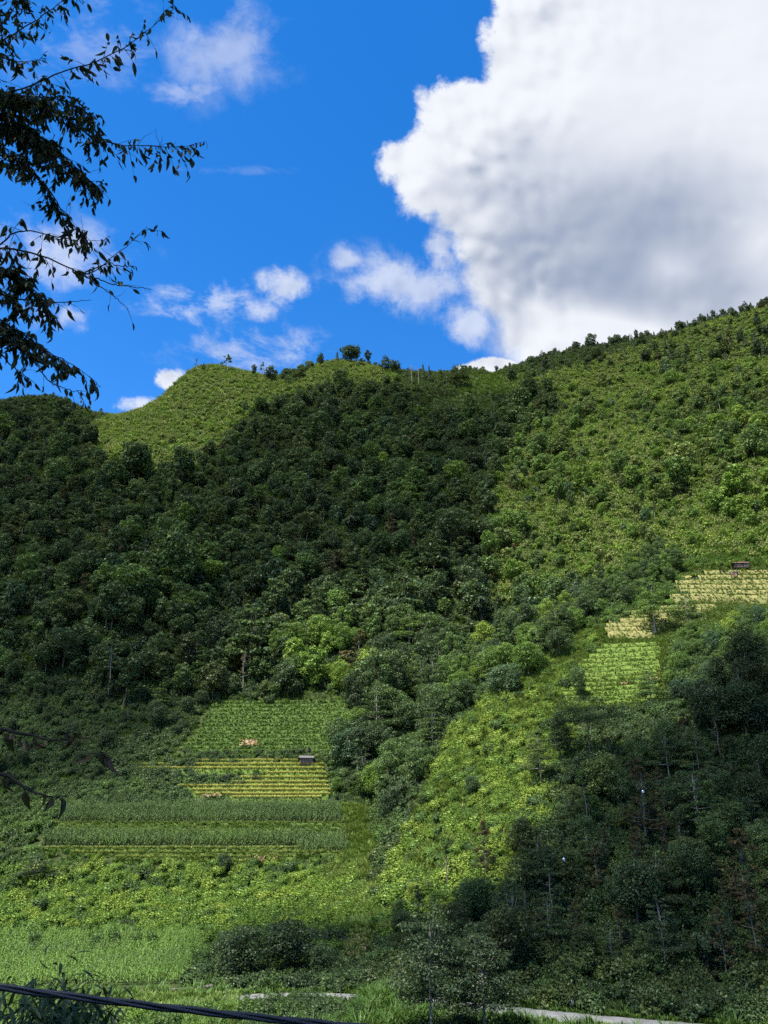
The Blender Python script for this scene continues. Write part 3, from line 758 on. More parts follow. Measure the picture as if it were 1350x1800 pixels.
def terraces(levels, seed, mat, yr, wob=.9):
    """levels: list of (py, px_left, px_right) from the lowest bench up; returns crop strips (x, y_front, y_back, z)"""
    rng = np.random.default_rng(seed)
    root = bpy.data.objects.new('terraced_field', None); COL.objects.link(root); root['kind'] = 'structure'
    mids = [cast((l + r) / 2, py)[0][0] for py, l, r in levels]
    zs = [m[2] for m in mids]
    zs.append(zs[-1] + (zs[-1] - zs[-2]))
    strips = []
    for i, (py, l, r) in enumerate(levels):
        xl = cast(l, py)[0][0][0]; xr = cast(r, py)[0][0][0]
        xs = np.linspace(xl, xr, max(6, int((xr - xl) / 1.6)))
        ys = np.arange(yr[0], yr[1], .25)
        def front(z, xs):
            o = np.empty(len(xs))
            for j, x in enumerate(xs):
                h = H(np.full(len(ys), x), ys); g = np.argmax(h >= z); o[j] = ys[g] if h[g] >= z else ys[-1]
            return o
        wv_ = wob * (fbm(xs / 14, np.full(len(xs), i * .45), seed, 3))
        yf = front(zs[i], xs) + wv_; yb = np.maximum(front(zs[i + 1], xs), yf + .7) + .25
        zt = zs[i + 1] + 0.05; z0 = zs[i] - .35
        lip = .10 + .06 * rng.random(len(xs))
        dz = zs[i + 1] - zs[i]; rn = .5 * dz; yb = np.maximum(yb, yf + rn + .5)
        rows = [(yf - .15, np.full(len(xs), z0)), (yf + rn * .5, np.full(len(xs), (z0 + .35 + zt) / 2) + .06 * rng.normal(size=len(xs))), (yf + rn, zt + lip), (yf + rn + .2, zt + lip * .8), (yf + rn + .35, np.full(len(xs), zt)), (yb, np.full(len(xs), zt))]
        V = np.concatenate([np.stack([xs, y, z], 1) for y, z in rows])
        obj('terrace', new_mesh('terrace', V, grid_faces(len(xs), len(rows)), mat, False), root)
        strips.append((xs, yf + rn, yb, zt, dz))
    return strips
def crop_on(strips, name, kinds, per_m2, tint, scale, seed, front_only=1.0, tvar=.15, riser=None):
    rng = np.random.default_rng(seed); P = []
    for xs, yf, yb, z, dz in strips:
        area = np.trapz(yb - yf, xs) * front_only; n = int(max(0, area) * per_m2)
        x = rng.uniform(xs[0], xs[-1], n); a = np.interp(x, xs, yf); b = np.interp(x, xs, yb); P.append(np.stack([x, a + (b - a) * front_only * rng.random(n), np.full(n, z)], 1))
    P = np.concatenate(P); n = len(P)
    t = tint + tvar * fbm(P[:, 0] / 5, P[:, 1] / 2, seed, 2) + rng.normal(size=n) * .06
    rot = np.zeros((n, 3)); rot[:, 2] = rng.random(n) * 6.28
    s = scale * (.75 + .5 * rng.random(n))
    mass(name, P, kinds, rng.integers(0, len(kinds), n), rot, np.stack([s, s, s], 1), np.clip(t, 0, 1))
def bank_grass(strips, kinds, per_m, tint, scale, seed, tvar=.2):
    """grass on the steep banks between the benches"""
    rng = np.random.default_rng(seed); P = []
    for xs, yf, yb, z, dz in strips:
        n = int((xs[-1] - xs[0]) * per_m); x = rng.uniform(xs[0], xs[-1], n); y = np.interp(x, xs, yf)
        q = rng.random(n) ** .8; P.append(np.stack([x, y - .5 * dz * (1 - q) - .02, z - dz * (1 - q)], 1))
    P = np.concatenate(P); n = len(P); rot = np.zeros((n, 3)); rot[:, 0] = .5; rot[:, 2] = rng.normal(size=n) * .5
    s = scale * (.7 + .6 * rng.random(n)); t = tint + tvar * fbm(P[:, 0] / 6, P[:, 2] / 2, seed, 3)
    mass('bank_grass', P, kinds, rng.integers(0, len(kinds), n), rot, np.stack([s, s, s], 1), np.clip(t, 0, 1))

GR = ('grass0', 'grass1'); RI = ('rice0', 'rice1'); CO = ('corn0', 'corn1'); RE = ('reed0', 'reed1')
# upper green terraces behind the hut
lv = []
for i in range(14):
    q = i / 13; lv.append((1326 - 86 * q, 322 + 62 * q + 5 * sin(i * 2.1), 598 + 12 * q + 3 * sin(i * 3.3)))
S = terraces(lv, 21, M_BANK, (200, 246)); bank_grass(S, GR, 12, .54, .34, 1, .3); crop_on(S, 'terrace_grass', GR, 7, .46, .45, 2)
# ripening rice in front of the hut
lv = [(1411,408,562),(1404,340,578),(1398,338,577),(1391,310,575),(1384,407,573),(1377,420,571),(1369,466,569),(1361,240,567),(1353,232,566),(1346,305,522)]
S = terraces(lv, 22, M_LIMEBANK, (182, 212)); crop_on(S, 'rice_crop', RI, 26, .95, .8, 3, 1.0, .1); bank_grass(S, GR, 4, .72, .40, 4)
# straw terraces at the top of the spur
lv = [(1121,1068,1152),(1113,1064,1165),(1105,1066,1172),(1097,1070,1180),(1089,1078,1186),(1081,1092,1240),(1073,1120,1262)]
S = terraces(lv, 23, M_STRAW, (196, 236)); crop_on(S, 'stubble', RI, 8, .36, .5, 5); bank_grass(S, GR, 5, .84, .34, 6)
lv = [(1058,1180,1350),(1049,1182,1352),(1040,1186,1354),(1031,1190,1356),(1022,1196,1358),(1013,1240,1358)]
S = terraces(lv, 24, M_STRAW, (205, 246)); crop_on(S, 'stubble', RI, 9, .24, .6, 7); bank_grass(S, GR, 6, .82, .42, 8); crop_on(S, 'terrace_grass', GR, 1.2, .74, .8, 17)
# green terraces in the middle of the spur
lv = []
for i in range(13):
    q = i / 12; lv.append((1242 - 100 * q, float(np.interp(q, [0, .28, .5, .8, 1], [1000, 972, 992, 1030, 1062])), 1168 - 6 * q + 4 * sin(i * 1.9)))
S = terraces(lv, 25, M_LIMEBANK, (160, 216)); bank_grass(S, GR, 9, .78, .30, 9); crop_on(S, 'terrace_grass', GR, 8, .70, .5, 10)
# benches between and below the maize
S = terraces([(1470,120,600),(1462,100,606),(1455,92,604)], 26, M_BANK, (168, 184)); crop_on(S, 'terrace_grass', GR, 7, .80, .7, 11); bank_grass(S, GR, 5, .72, .55, 12)
S = terraces([(1524,330,505),(1517,200,520),(1509,120,600),(1501,70,615)], 27, M_BANK, (160, 178)); crop_on(S, 'rice_crop', RI, 9, .40, .8, 13); bank_grass(S, GR, 4, .75, .5, 14)

def sheet(name, poly, mat, seed, lift=.12, step=.6, rag=.5):
    """an irregular patch lying on the slope"""
    poly = np.array(poly, float); W = cast(poly[:, 0], poly[:, 1])[0]
    x0, y0 = W[:, :2].min(0) - 1; x1, y1 = W[:, :2].max(0) + 1
    xs = np.arange(x0, x1, step); ys = np.arange(y0, y1, step); A, B = np.meshgrid(xs, ys)
    Z = H(A, B) + lift + .25 * fbm(A / 1.5, B / 1.5, seed, 3)
    k = inside(W[:, :2] , A + rag * fbm(A / 2, B / 2, seed + 5, 2), B + rag * fbm(A / 2, B / 2, seed + 9, 2))
    F = grid_faces(len(xs), len(ys)); kk = k.ravel()[F].all(1)
    me = new_mesh(name, np.stack([A.ravel(), B.ravel(), Z.ravel()], 1), F[kk], mat, False)
    o = obj(name, me, kind='structure'); return o
sheet('bare_soil', [(436,1522),(488,1522),(484,1513),(444,1514)], M_SOIL, 1, .9, .4)
sheet('landslip', [(600,1694),(612,1704),(632,1686),(656,1650),(640,1642),(612,1648)], M_SLIP, 2, .35, .4, 1.3)
sheet('bare_soil', [(346,1408),(392,1409),(388,1404),(356,1403)], M_SOIL, 3, 1.0, .4)
sheet('bare_soil', [(1088,1207),(1112,1207),(1110,1199),(1090,1201)], M_SOIL, 4, .8, .4)
sheet('bare_soil', [(1135,1204),(1166,1203),(1163,1194),(1142,1197)], M_SOIL, 5, .8, .4)
sheet('bare_soil', [(418,1318),(456,1318),(452,1306),(425,1306)], M_SOIL, 6, 1.0, .4)

# ------------------------------------------------------------------ scatter over a part of the hillside
def scatter(poly, spacing, seed, ymax=700, row=None):
    poly = np.array(poly, float); rng = np.random.default_rng(seed)
    W, _ = cast(poly[:, 0], poly[:, 1]); x0, y0 = W[:, :2].min(0) - 8; x1, y1 = W[:, :2].max(0) + 8
    sx, sy = (spacing, spacing) if row is None else row
    A, B = np.meshgrid(np.arange(x0, x1, sx), np.arange(y0, min(y1, ymax), sy))
    jx = .48 if row is None else .3; jy = .48 if row is None else .12
    x = A.ravel() + rng.uniform(-jx, jx, A.size) * sx; y = B.ravel() + rng.uniform(-jy, jy, A.size) * sy
    P = np.stack([x, y, H(x, y)], 1); px, py, d = project(P)
    return P[inside(poly, px, py)]
def maize(name, poly, row, seed, tint, sc):
    P = scatter(poly, 0, seed, row=row); rng = np.random.default_rng(seed); n = len(P)
    rot = np.zeros((n, 3)); rot[:, :2] = rng.normal(size=(n, 2)) * .06; rot[:, 2] = rng.random(n) * 6.28
    s = sc * (.82 + .3 * rng.random(n) + .12 * fbm(P[:, 0] / 6, P[:, 1] / 6, seed, 2))
    mass(name, P, CO, rng.integers(0, 2, n), rot, np.stack([s, s, s], 1), np.clip(tint + .22 * fbm(P[:, 0] / 8, P[:, 1] / 5, seed, 3) + rng.normal(size=n) * .08, 0, 1))
maize('maize_field', [(100,1449),(606,1449),(588,1419),(330,1417),(108,1421)], (.34, .8), 31, .52, 1.0)
maize('maize_field', [(66,1489),(520,1489),(522,1502),(612,1502),(608,1471),(100,1468)], (.34, .8), 32, .66, .95)
maize('maize_field', [(-260,1748),(330,1730),(362,1700),(352,1642),(-260,1648)], (.34, 1.5), 33, .90, .78)

# ------------------------------------------------------------------ road, kerb wall and post
def ribbon(path, prof):
    """sweep a cross-section (offset, height) along a path in plan"""
    path = np.array(path, float); t = unit(np.gradient(path[:, :2], axis=0)); nrm = np.stack([-t[:, 1], t[:, 0]], 1)
    V = np.concatenate([np.column_stack([path[:, :2] + nrm * o, path[:, 2] + h]) for o, h in prof])
    return V, grid_faces(len(path), len(prof))
def spline(pts, n):
    pts = np.array(pts, float); t = np.concatenate([[0], np.cumsum(np.linalg.norm(np.diff(pts[:, :2], axis=0), axis=1))]); s = np.linspace(0, t[-1], n)
    P = np.stack([np.interp(s, t, pts[:, i]) for i in range(3)], 1)
    for _ in range(25): P[1:-1] = .25 * P[:-2] + .5 * P[1:-1] + .25 * P[2:]
    return P
def asphalt():
    m, nt, b = mat_new('worn_asphalt'); tc = nt.nodes.new('ShaderNodeTexCoord'); p = X(nt, tc.outputs['Object'])
    n = xnoise(nt, p, .8, 6, .65); n2 = xnoise(nt, p, 14, 3, .7)
    c = xmix(nt, n.smooth(.3, .7), (.10, .10, .102), (.155, .155, .155)); c = xmix(nt, n2.smooth(.5, .8) * .5, c, (.07, .07, .07))
    nt.links.new(c.k, b.inputs['Base Color']); b.inputs['Roughness'].default_value = .85; return m
M_ROAD = asphalt()
road_px = [(1420,1825,79.5),(1150,1803,82.2),(1000,1789,85.2),(870,1775.5,88.3),(760,1764,91.3),(640,1754,95),(535,1751,97.2),(440,1753,96.4),(380,1757,94)]
road_pts = [unproject(*p) for p in road_px] + [(-27, 90, -17.6), (-45, 82, -17.9), (-75, 72, -18.2)]
road_pts = [(60, 74, -16.4), (42, 76.5, -16.5)] + road_pts
RP = spline(road_pts, 120)
# the ground is cut and filled along the road bed
dd_ = ((MX[..., None] - RP[::2, 0]) ** 2 + (MY[..., None] - RP[::2, 1]) ** 2)[(MY[:, 0] > 60) & (MY[:, 0] < 110)]
rw = np.where((MY[:, 0] > 60) & (MY[:, 0] < 110))[0]; kk_ = dd_.argmin(-1); dm = np.sqrt(dd_.min(-1)); bed = RP[::2, 2][kk_] - .22; f_ = np.clip((9.0 - dm) / 5.0, 0, 1)
GZ[rw] = GZ[rw] * (1 - f_) + bed * f_
vz = np.stack([MX.ravel(), MY.ravel(), GZ.ravel()], 1).astype(np.float32); ground.data.vertices.foreach_set('co', vz.ravel()); ground.data.update()
V, F = ribbon(RP, [(2.1, .02), (1.0, .07), (0, .09), (-1.0, .07), (-2.1, .02)])
obj('road', new_mesh('road', V, F, M_ROAD, True), kind='structure')
V, F = ribbon(RP, [(5.0, -1.0), (3.2, -.05), (2.0, 0.0), (-2.0, 0.0), (-2.9, -.05), (-5.5, -1.6)])
obj('road_verge', new_mesh('road_verge', V, F, M_BANK, True), kind='structure')
def concrete(name, a, b):
    m, nt, bs = mat_new(name); tc = nt.nodes.new('ShaderNodeTexCoord'); n = xnoise(nt, X(nt, tc.outputs['Object']), 2.2, 6, .65)
    c = xmix(nt, n.smooth(.3, .7), a, b); nt.links.new(c.k, bs.inputs['Base Color']); bs.inputs['Roughness'].default_value = .85; return m
M_CONC = concrete('pale_concrete', (.12, .123, .128), (.20, .203, .205))
M_STONE = concrete('wall_stone', (.055, .05, .042), (.12, .105, .088))
k0 = [i for i in range(120) if RP[i, 0] < unproject(640,1750,97)[0] and RP[i, 0] > unproject(428,1750,97)[0]]
WP = RP[k0]
t_ = unit(np.gradient(WP[:, :2], axis=0)); n_ = np.stack([-t_[:, 1], t_[:, 0]], 1)
side = -1 if (n_[0, 1] > 0) else 1
WPo = WP.copy(); WPo[:, :2] += n_ * side * 2.35
WPs = spline(WPo, 60)
wall = bpy.data.objects.new('roadside_wall', None); COL.objects.link(wall); wall['label'] = 'stone retaining wall with low pale concrete guard rail under the road bend'; wall['category'] = 'wall'
o = ribbon(WPs, [(-.10, .30), (-.10, .52), (.10, .52), (.10, .30)]); obj('guard_rail', new_mesh('guard_rail', *o, M_CONC), wall)
o = ribbon(WPs, [(-.22, -1.5), (-.20, .16), (.20, .16), (.22, -1.5)]); obj('wall_face', new_mesh('wall_face', *o, M_STONE), wall)
seg = MB(); rng = np.random.default_rng(3)
pm_ = MB(); pm_.box((0, 0, 0), (.55, .18, .16)); post_me = pm_.mesh('rail_post', M_CONC)
for i in range(3, 60, 6):
    q = obj('rail_post', post_me, wall, WPs[i] + np.array([0, 0, .23])); a = WPs[min(i + 1, 59)] - WPs[i - 1]; q.rotation_euler[2] = math.atan2(a[1], a[0])
st = MB()
for i in range(0, 59):
    for r_ in range(4):
        p = WPs[i] + (WPs[i + 1] - WPs[i]) * (.5 * (r_ % 2) + .1 * rng.random()); p = p + np.array([0, -.23, -.1 - .36 * r_])
        st.box(p, (.33 * (.8 + .4 * rng.random()), .18, .3 * (.8 + .3 * rng.random())), rng.normal() * .15, .85)
q = obj('stones', st.mesh('stones', M_STONE), wall); q['kind'] = 'stuff'
# lower bank wall of the field further to the left
fw = bpy.data.objects.new('field_wall', None); COL.objects.link(fw); fw['label'] = 'low crumbling stone wall below the maize at the field edge'; fw['category'] = 'wall'
a = unproject(248, 1758, 99); b = unproject(372, 1746, 101); LWP = np.linspace(a, b, 24); LWP[:, 1] += .5 * np.sin(np.linspace(0, 7, 24))
o = ribbon(LWP, [(-.2, -1.0), (-.15, .75), (.3, .7), (.4, -1.0)]); obj('wall_face', new_mesh('wall_face', *o, M_STONE), fw)
st = MB()
for i in range(23):
    for r_ in range(4): st.box(LWP[i] + np.array([.2 * (r_ % 2), -.12, -.4 + .36 * r_]), (.5 * (.7 + .4 * rng.random()), .4, .34), rng.normal() * .2, .8)
q = obj('stones', st.mesh('stones', M_STONE), fw); q['kind'] = 'stuff'
# milestone on the verge
ms = bpy.data.objects.new('marker_post', None); COL.objects.link(ms); pms = unproject(1012, 1784, 86.9); ms.location = (pms[0], 88.3, -16.62)
ms['label'] = 'small pale stone marker on the grass edge beyond the road'; ms['category'] = 'marker post'
mb = MB(); mb.box((0, 0, .28), (.34, .2, .75), 0, .92); mb.box((0, 0, .74), (.30, .18, .16), 0, .6); obj('stone', mb.mesh('stone', M_CONC), ms)
mb = MB(); mb.box((0, 0, -.05), (.5, .36, .16)); obj('base', mb.mesh('base', M_STONE), ms)

# tufts and clods over the bare patches
for poly, sd in (([(432,1524),(492,1524),(488,1511),(440,1512)], 1), ([(344,1410),(394,1410),(390,1402),(354,1402)], 2), ([(416,1319),(458,1319),(454,1305),(424,1305)], 3), ([(1086,1208),(1114,1208),(1111,1198),(1089,1198)], 4), ([(1134,1205),(1167,1204),(1164,1193),(1141,1193)], 5), ([(594,1700),(616,1710),(640,1688),(662,1648),(640,1638),(606,1644)], 6)):
    Pq = scatter(poly, .75 if sd < 6 else .5, 400 + sd); rq = np.random.default_rng(sd); Pq[:, 2] += .9 if sd < 6 else .3; n = len(Pq); rot = np.zeros((n, 3)); rot[:, 2] = rq.random(n) * 6.28; sq = .45 + .5 * rq.random(n)
    mass('soil_tufts', Pq, GR, rq.integers(0, 2, n), rot, np.stack([sq] * 3, 1), np.clip(.72 + .2 * rq.normal(size=n), 0, 1))
    mb = MB()
    for q in Pq[rq.random(n) < .6]: mb.box(q + rq.normal(size=3) * np.array([.3, .3, 0]) - np.array([0, 0, .0]), (.25 + .4 * rq.random(), .3, .18 + .2 * rq.random()), rq.random() * 3, .55)
    if mb.n and sd not in (4, 5): o = obj('clods', mb.mesh('clods', M_SLIP)); o['kind'] = 'stuff'
# ------------------------------------------------------------------ huts, masts
def planks_material(name, a, b):
    m, nt, bs = mat_new(name); tc = nt.nodes.new('ShaderNodeTexCoord'); mp = nt.nodes.new('ShaderNodeMapping'); mp.inputs['Scale'].default_value = (7, 7, .8)
    nt.links.new(tc.outputs['Object'], mp.inputs[0]); n = xnoise(nt, X(nt, mp.outputs[0]), 2, 5, .65); c = xmix(nt, n.smooth(.3, .7), a, b)
    nt.links.new(c.k, bs.inputs['Base Color']); bs.inputs['Roughness'].default_value = .9; return m
M_PLANK = planks_material('weathered_planks', (.12, .082, .062), (.26, .19, .15))
M_ROOFGREY = planks_material('grey_roof_sheet', (.065, .064, .062), (.125, .122, .12))
M_ROOFRED = planks_material('rusty_roof', (.09, .042, .033), (.17, .085, .066))
M_DARK = planks_material('dark_wood', (.03, .025, .02), (.06, .05, .04))
def hut(p, w, dpt, hw, rz, roofmat, label, planks=True, over=.35, name='field_hut'):
    root = bpy.data.objects.new(name, None); COL.objects.link(root); root.location = p; root.rotation_euler[2] = rz; root['label'] = label; root['category'] = 'hut'
    n = 9; pw = w / n; mb = MB(); mb.box((0, 0, hw / 2), (pw * .93, .05, hw)); pme = mb.mesh('plank', M_PLANK)
    for i in range(n):
        if i in (4, 5): continue
        obj('plank', pme, root, (-w / 2 + (i + .5) * pw, -dpt / 2 + (.012 if i % 2 else 0), 0))
    mb = MB(); mb.box((0, 0, hw * .44), (pw * 1.9, .05, hw * .88)); d = obj('door', mb.mesh('door', M_PLANK), root, (-w / 2 + 5 * pw, -dpt / 2 + .05, 0))
    mb = MB(); mb.box((pw * .6, -.05, hw * .45), (.05, .06, .16)); obj('handle', mb.mesh('handle', M_DARK), d)
    mb = MB(); mb.box((-w / 2 + .03, .06, hw / 2), (.05, dpt - .16, hw)); mb.box((w / 2 - .03, .06, hw / 2), (.05, dpt - .16, hw)); mb.box((0, dpt / 2 - .04, hw / 2), (w - .2, .05, hw)); obj('wall', mb.mesh('wall', M_PLANK), root)
    mb = MB(); mb.box((0, 0, 0), (.11, .11, hw + .35)); pm = mb.mesh('post', M_DARK)
    for sx in (-1, 1):
        for sy in (-1, 1): obj('post', pm, root, (sx * (w / 2 + .08), sy * (dpt / 2 + .08), hw / 2 - .15))
    rf = bpy.data.objects.new('roof', None); COL.objects.link(rf); rf.parent = root
    ang = .42; run = (dpt / 2 + over) / cos(ang); m = 6; sw = (w + 2 * over) / m
    mb = MB(); mb.box((0, 0, 0), (sw * 1.02, run, .035)); sm = mb.mesh('roof_sheet', roofmat)
    for s in (-1, 1):
        for i in range(m):
            q = obj('roof_sheet', sm, rf, (-(w / 2 + over) + (i + .5) * sw, s * run * cos(ang) / 2, hw + .12 + (dpt / 2 + over) * tan(ang) - run * sin(ang) / 2 + .008 * (i % 2)))
            q.rotation_euler[0] = -s * ang
    mb = MB(); mb.box((0, 0, hw + .16 + (dpt / 2 + over) * tan(ang)), (w + 2 * over, .22, .07)); obj('ridge_cap', mb.mesh('ridge_cap', roofmat), rf)
    return root
P0 = cast(538, 1350)[0][0]
hut((P0[0], P0[1] + 1.0, P0[2] + .75), 2.9, 2.2, 1.45, .12, M_ROOFGREY, 'small weathered plank hut with grey roof above the ripening rice')
P1 = cast(1306, 1004)[0][0]
hut((P1[0], P1[1] + 1.2, P1[2] + 1.0), 4.3, 2.6, 1.5, -.1, M_ROOFRED, 'low hut with rusty red roof at the head of the straw terraces')
# dark water drum behind the plank hut
P2 = cast(541, 1329)[0][0]
r0 = bpy.data.objects.new('water_drum', None); COL.objects.link(r0); r0.location = P2 + np.array([0, 0, .9]); r0['label'] = 'small dark drum on the bank behind the plank hut'; r0['category'] = 'drum'
an = [(0.46, -.1), (.48, 0), (.45, .3), (.48, .33), (.45, .36), (.45, .66), (.48, .69), (.45, .72), (.47, 1.05)]
obj('barrel', new_mesh('barrel', *tube([(0, 0, h) for r, h in an], [r for r, h in an], 14), M_DARK, True), r0)
mb = MB(); mb.add(*tube([(0, 0, 1.03), (0, 0, 1.07), (0, 0, 1.08)], [.49, .49, .02], 14)); obj('lid', mb.mesh('lid', M_DARK), r0)
# grey heap beside the red-roofed hut
P3 = cast(1292, 1016)[0][0]
ht = bpy.data.objects.new('haystack', None); COL.objects.link(ht); ht.location = P3 + np.array([0, .3, .6]); ht['label'] = 'rounded grey brown straw stack below the rusty red roof'; ht['category'] = 'haystack'
lf, _ = mound(77, 1.25, 2.1, 900, .34, 8, .25); M_HAY = leaf_material('old_straw', [(0, (.09, .075, .075)), (1, (.21, .18, .17))], .8, .05)
obj('straw', new_mesh('straw', *lf, M_HAY), ht)['tint'] = .5
obj('core', new_mesh('core', *tube([(0, 0, -.3), (0, 0, .5), (0, 0, 1.2), (0, 0, 1.7)], [1.0, 1.0, .7, .1], 12), M_SOIL, True), ht)

M_STEEL = concrete('galvanised_steel', (.30, .31, .33), (.46, .47, .49))
def lattice_mast(p, h, w, label):
    root = bpy.data.objects.new('radio_mast', None); COL.objects.link(root); root.location = p; root['label'] = label; root['category'] = 'mast'
    cs = [(-w, -w), (w, -w), (w, w), (-w, w)]
    for x, y in cs: obj('leg', new_mesh('leg', *tube([(x * 1.5, y * 1.5, -1), (x, y, h * .5), (x * .7, y * .7, h)], [.1, .08, .06], 5), M_STEEL), root)
    br = MB(); n = 8
    for i in range(n):
        za, zb = h * i / n, h * (i + 1) / n; fa = np.interp(za, [-1, h * .5, h], [1.5, 1, .7]); fb = np.interp(zb, [-1, h * .5, h], [1.5, 1, .7])
        for j in range(4):
            a, b = cs[j], cs[(j + 1) % 4]
            br.add(*tube([(a[0] * fa, a[1] * fa, za), (b[0] * fb, b[1] * fb, zb)], .05, 4)); br.add(*tube([(a[0] * fb, a[1] * fb, zb), (b[0] * fb, b[1] * fb, zb)], .05, 4))
    obj('bracing', br.mesh('bracing', M_STEEL), root)
    for z, dx in ((.93, -1), (.80, 1), (.66, 1), (.86, 1)):
        mb = MB(); mb.box((dx * (w + .55), 0, h * z), (.35, .2, 1.3)); mb.box((dx * (w + .2), 0, h * z), (.8, .08, .08)); obj('antenna', mb.mesh('antenna', M_STEEL), root)
    obj('spire', new_mesh('spire', *tube([(0, 0, h - .3), (0, 0, h + 1.8)], [.06, .03], 5), M_STEEL), root)
Pm = cast(1112, 606)[0][0]
lattice_mast(Pm + np.array([0, 3, 0]), 13.5, .55, 'slender steel lattice mast on the right-hand ridge against the cloud')
M_POLE = bark_material('pole_wood', (.12, .10, .085), (.24, .21, .18))
for px, top, lab in ((724, 640, 'thin pole with crossarms on the ridge beside the dark conifers, the taller one'), (736, 646, 'thin pole with crossarms on the ridge beside the dark conifers, the shorter one')):
    P = cast(px, 676)[0][0]; d = project(P)[2][0]; h = (668 - top) * d / FPX * 1.08 + 4
    root = bpy.data.objects.new('power_pole', None); COL.objects.link(root); root.location = P; root['label'] = lab; root['category'] = 'power pole'; root['group'] = 'power poles on the ridge'
    obj('pole', new_mesh('pole', *tube([(0, 0, -1), (0, 0, h)], [.24, .16], 8), M_POLE), root)
    for z in (.95, .84):
        mb = MB(); mb.box((0, 0, h * z), (2.6, .16, .16)); obj('crossarm', mb.mesh('crossarm', M_POLE), root)

# two tiny glints of unknown source, each drawn as a made-up ball
def shiny():
    m, nt, b = mat_new('glint_ball'); b.inputs['Base Color'].default_value = (.80, .88, .95, 1); b.inputs['Metallic'].default_value = 1; b.inputs['Roughness'].default_value = .12; return m
M_SHINY = shiny()
def m_white():
    m, nt, b = mat_new('glint_white'); b.inputs['Base Color'].default_value = (.85, .9, .95, 1); b.inputs['Roughness'].default_value = .25; return m
M_WHITE = m_white()
GLINTS = []
for px, py, Y, lab in ((1130, 1391, 108, 'tiny blue-white glint of unknown source high among dark shaded trees'), (991, 1510, 104, 'tiny blue-white glint of unknown source lower down, above the thin leaning trunks')):
    root = bpy.data.objects.new('glint_speck', None); COL.objects.link(root); root.location = unproject(px, py, Y); root['label'] = lab; root['category'] = 'hanging ball'; root['group'] = 'glint specks in the trees'
    obj('globe', new_mesh('globe', *tube([(0, 0, z) for z in np.linspace(-.18, .18, 9)], [max(.02, .18 * math.sqrt(max(0, 1 - (z / .18) ** 2))) for z in np.linspace(-.18, .18, 9)], 14), M_SHINY, True), root)
    obj('bowl', new_mesh('bowl', *tube([(0, 0, -.22), (0, 0, -.16), (0, 0, -.06)], [.06, .15, .2], 14), M_WHITE, True), root)
    obj('cord', new_mesh('cord', *tube([(0, 0, .22), (0, .3, 2.2)], [.012, .012], 4), M_DARK), root)  # cord invented along with the ball
    GLINTS.append(root.location)
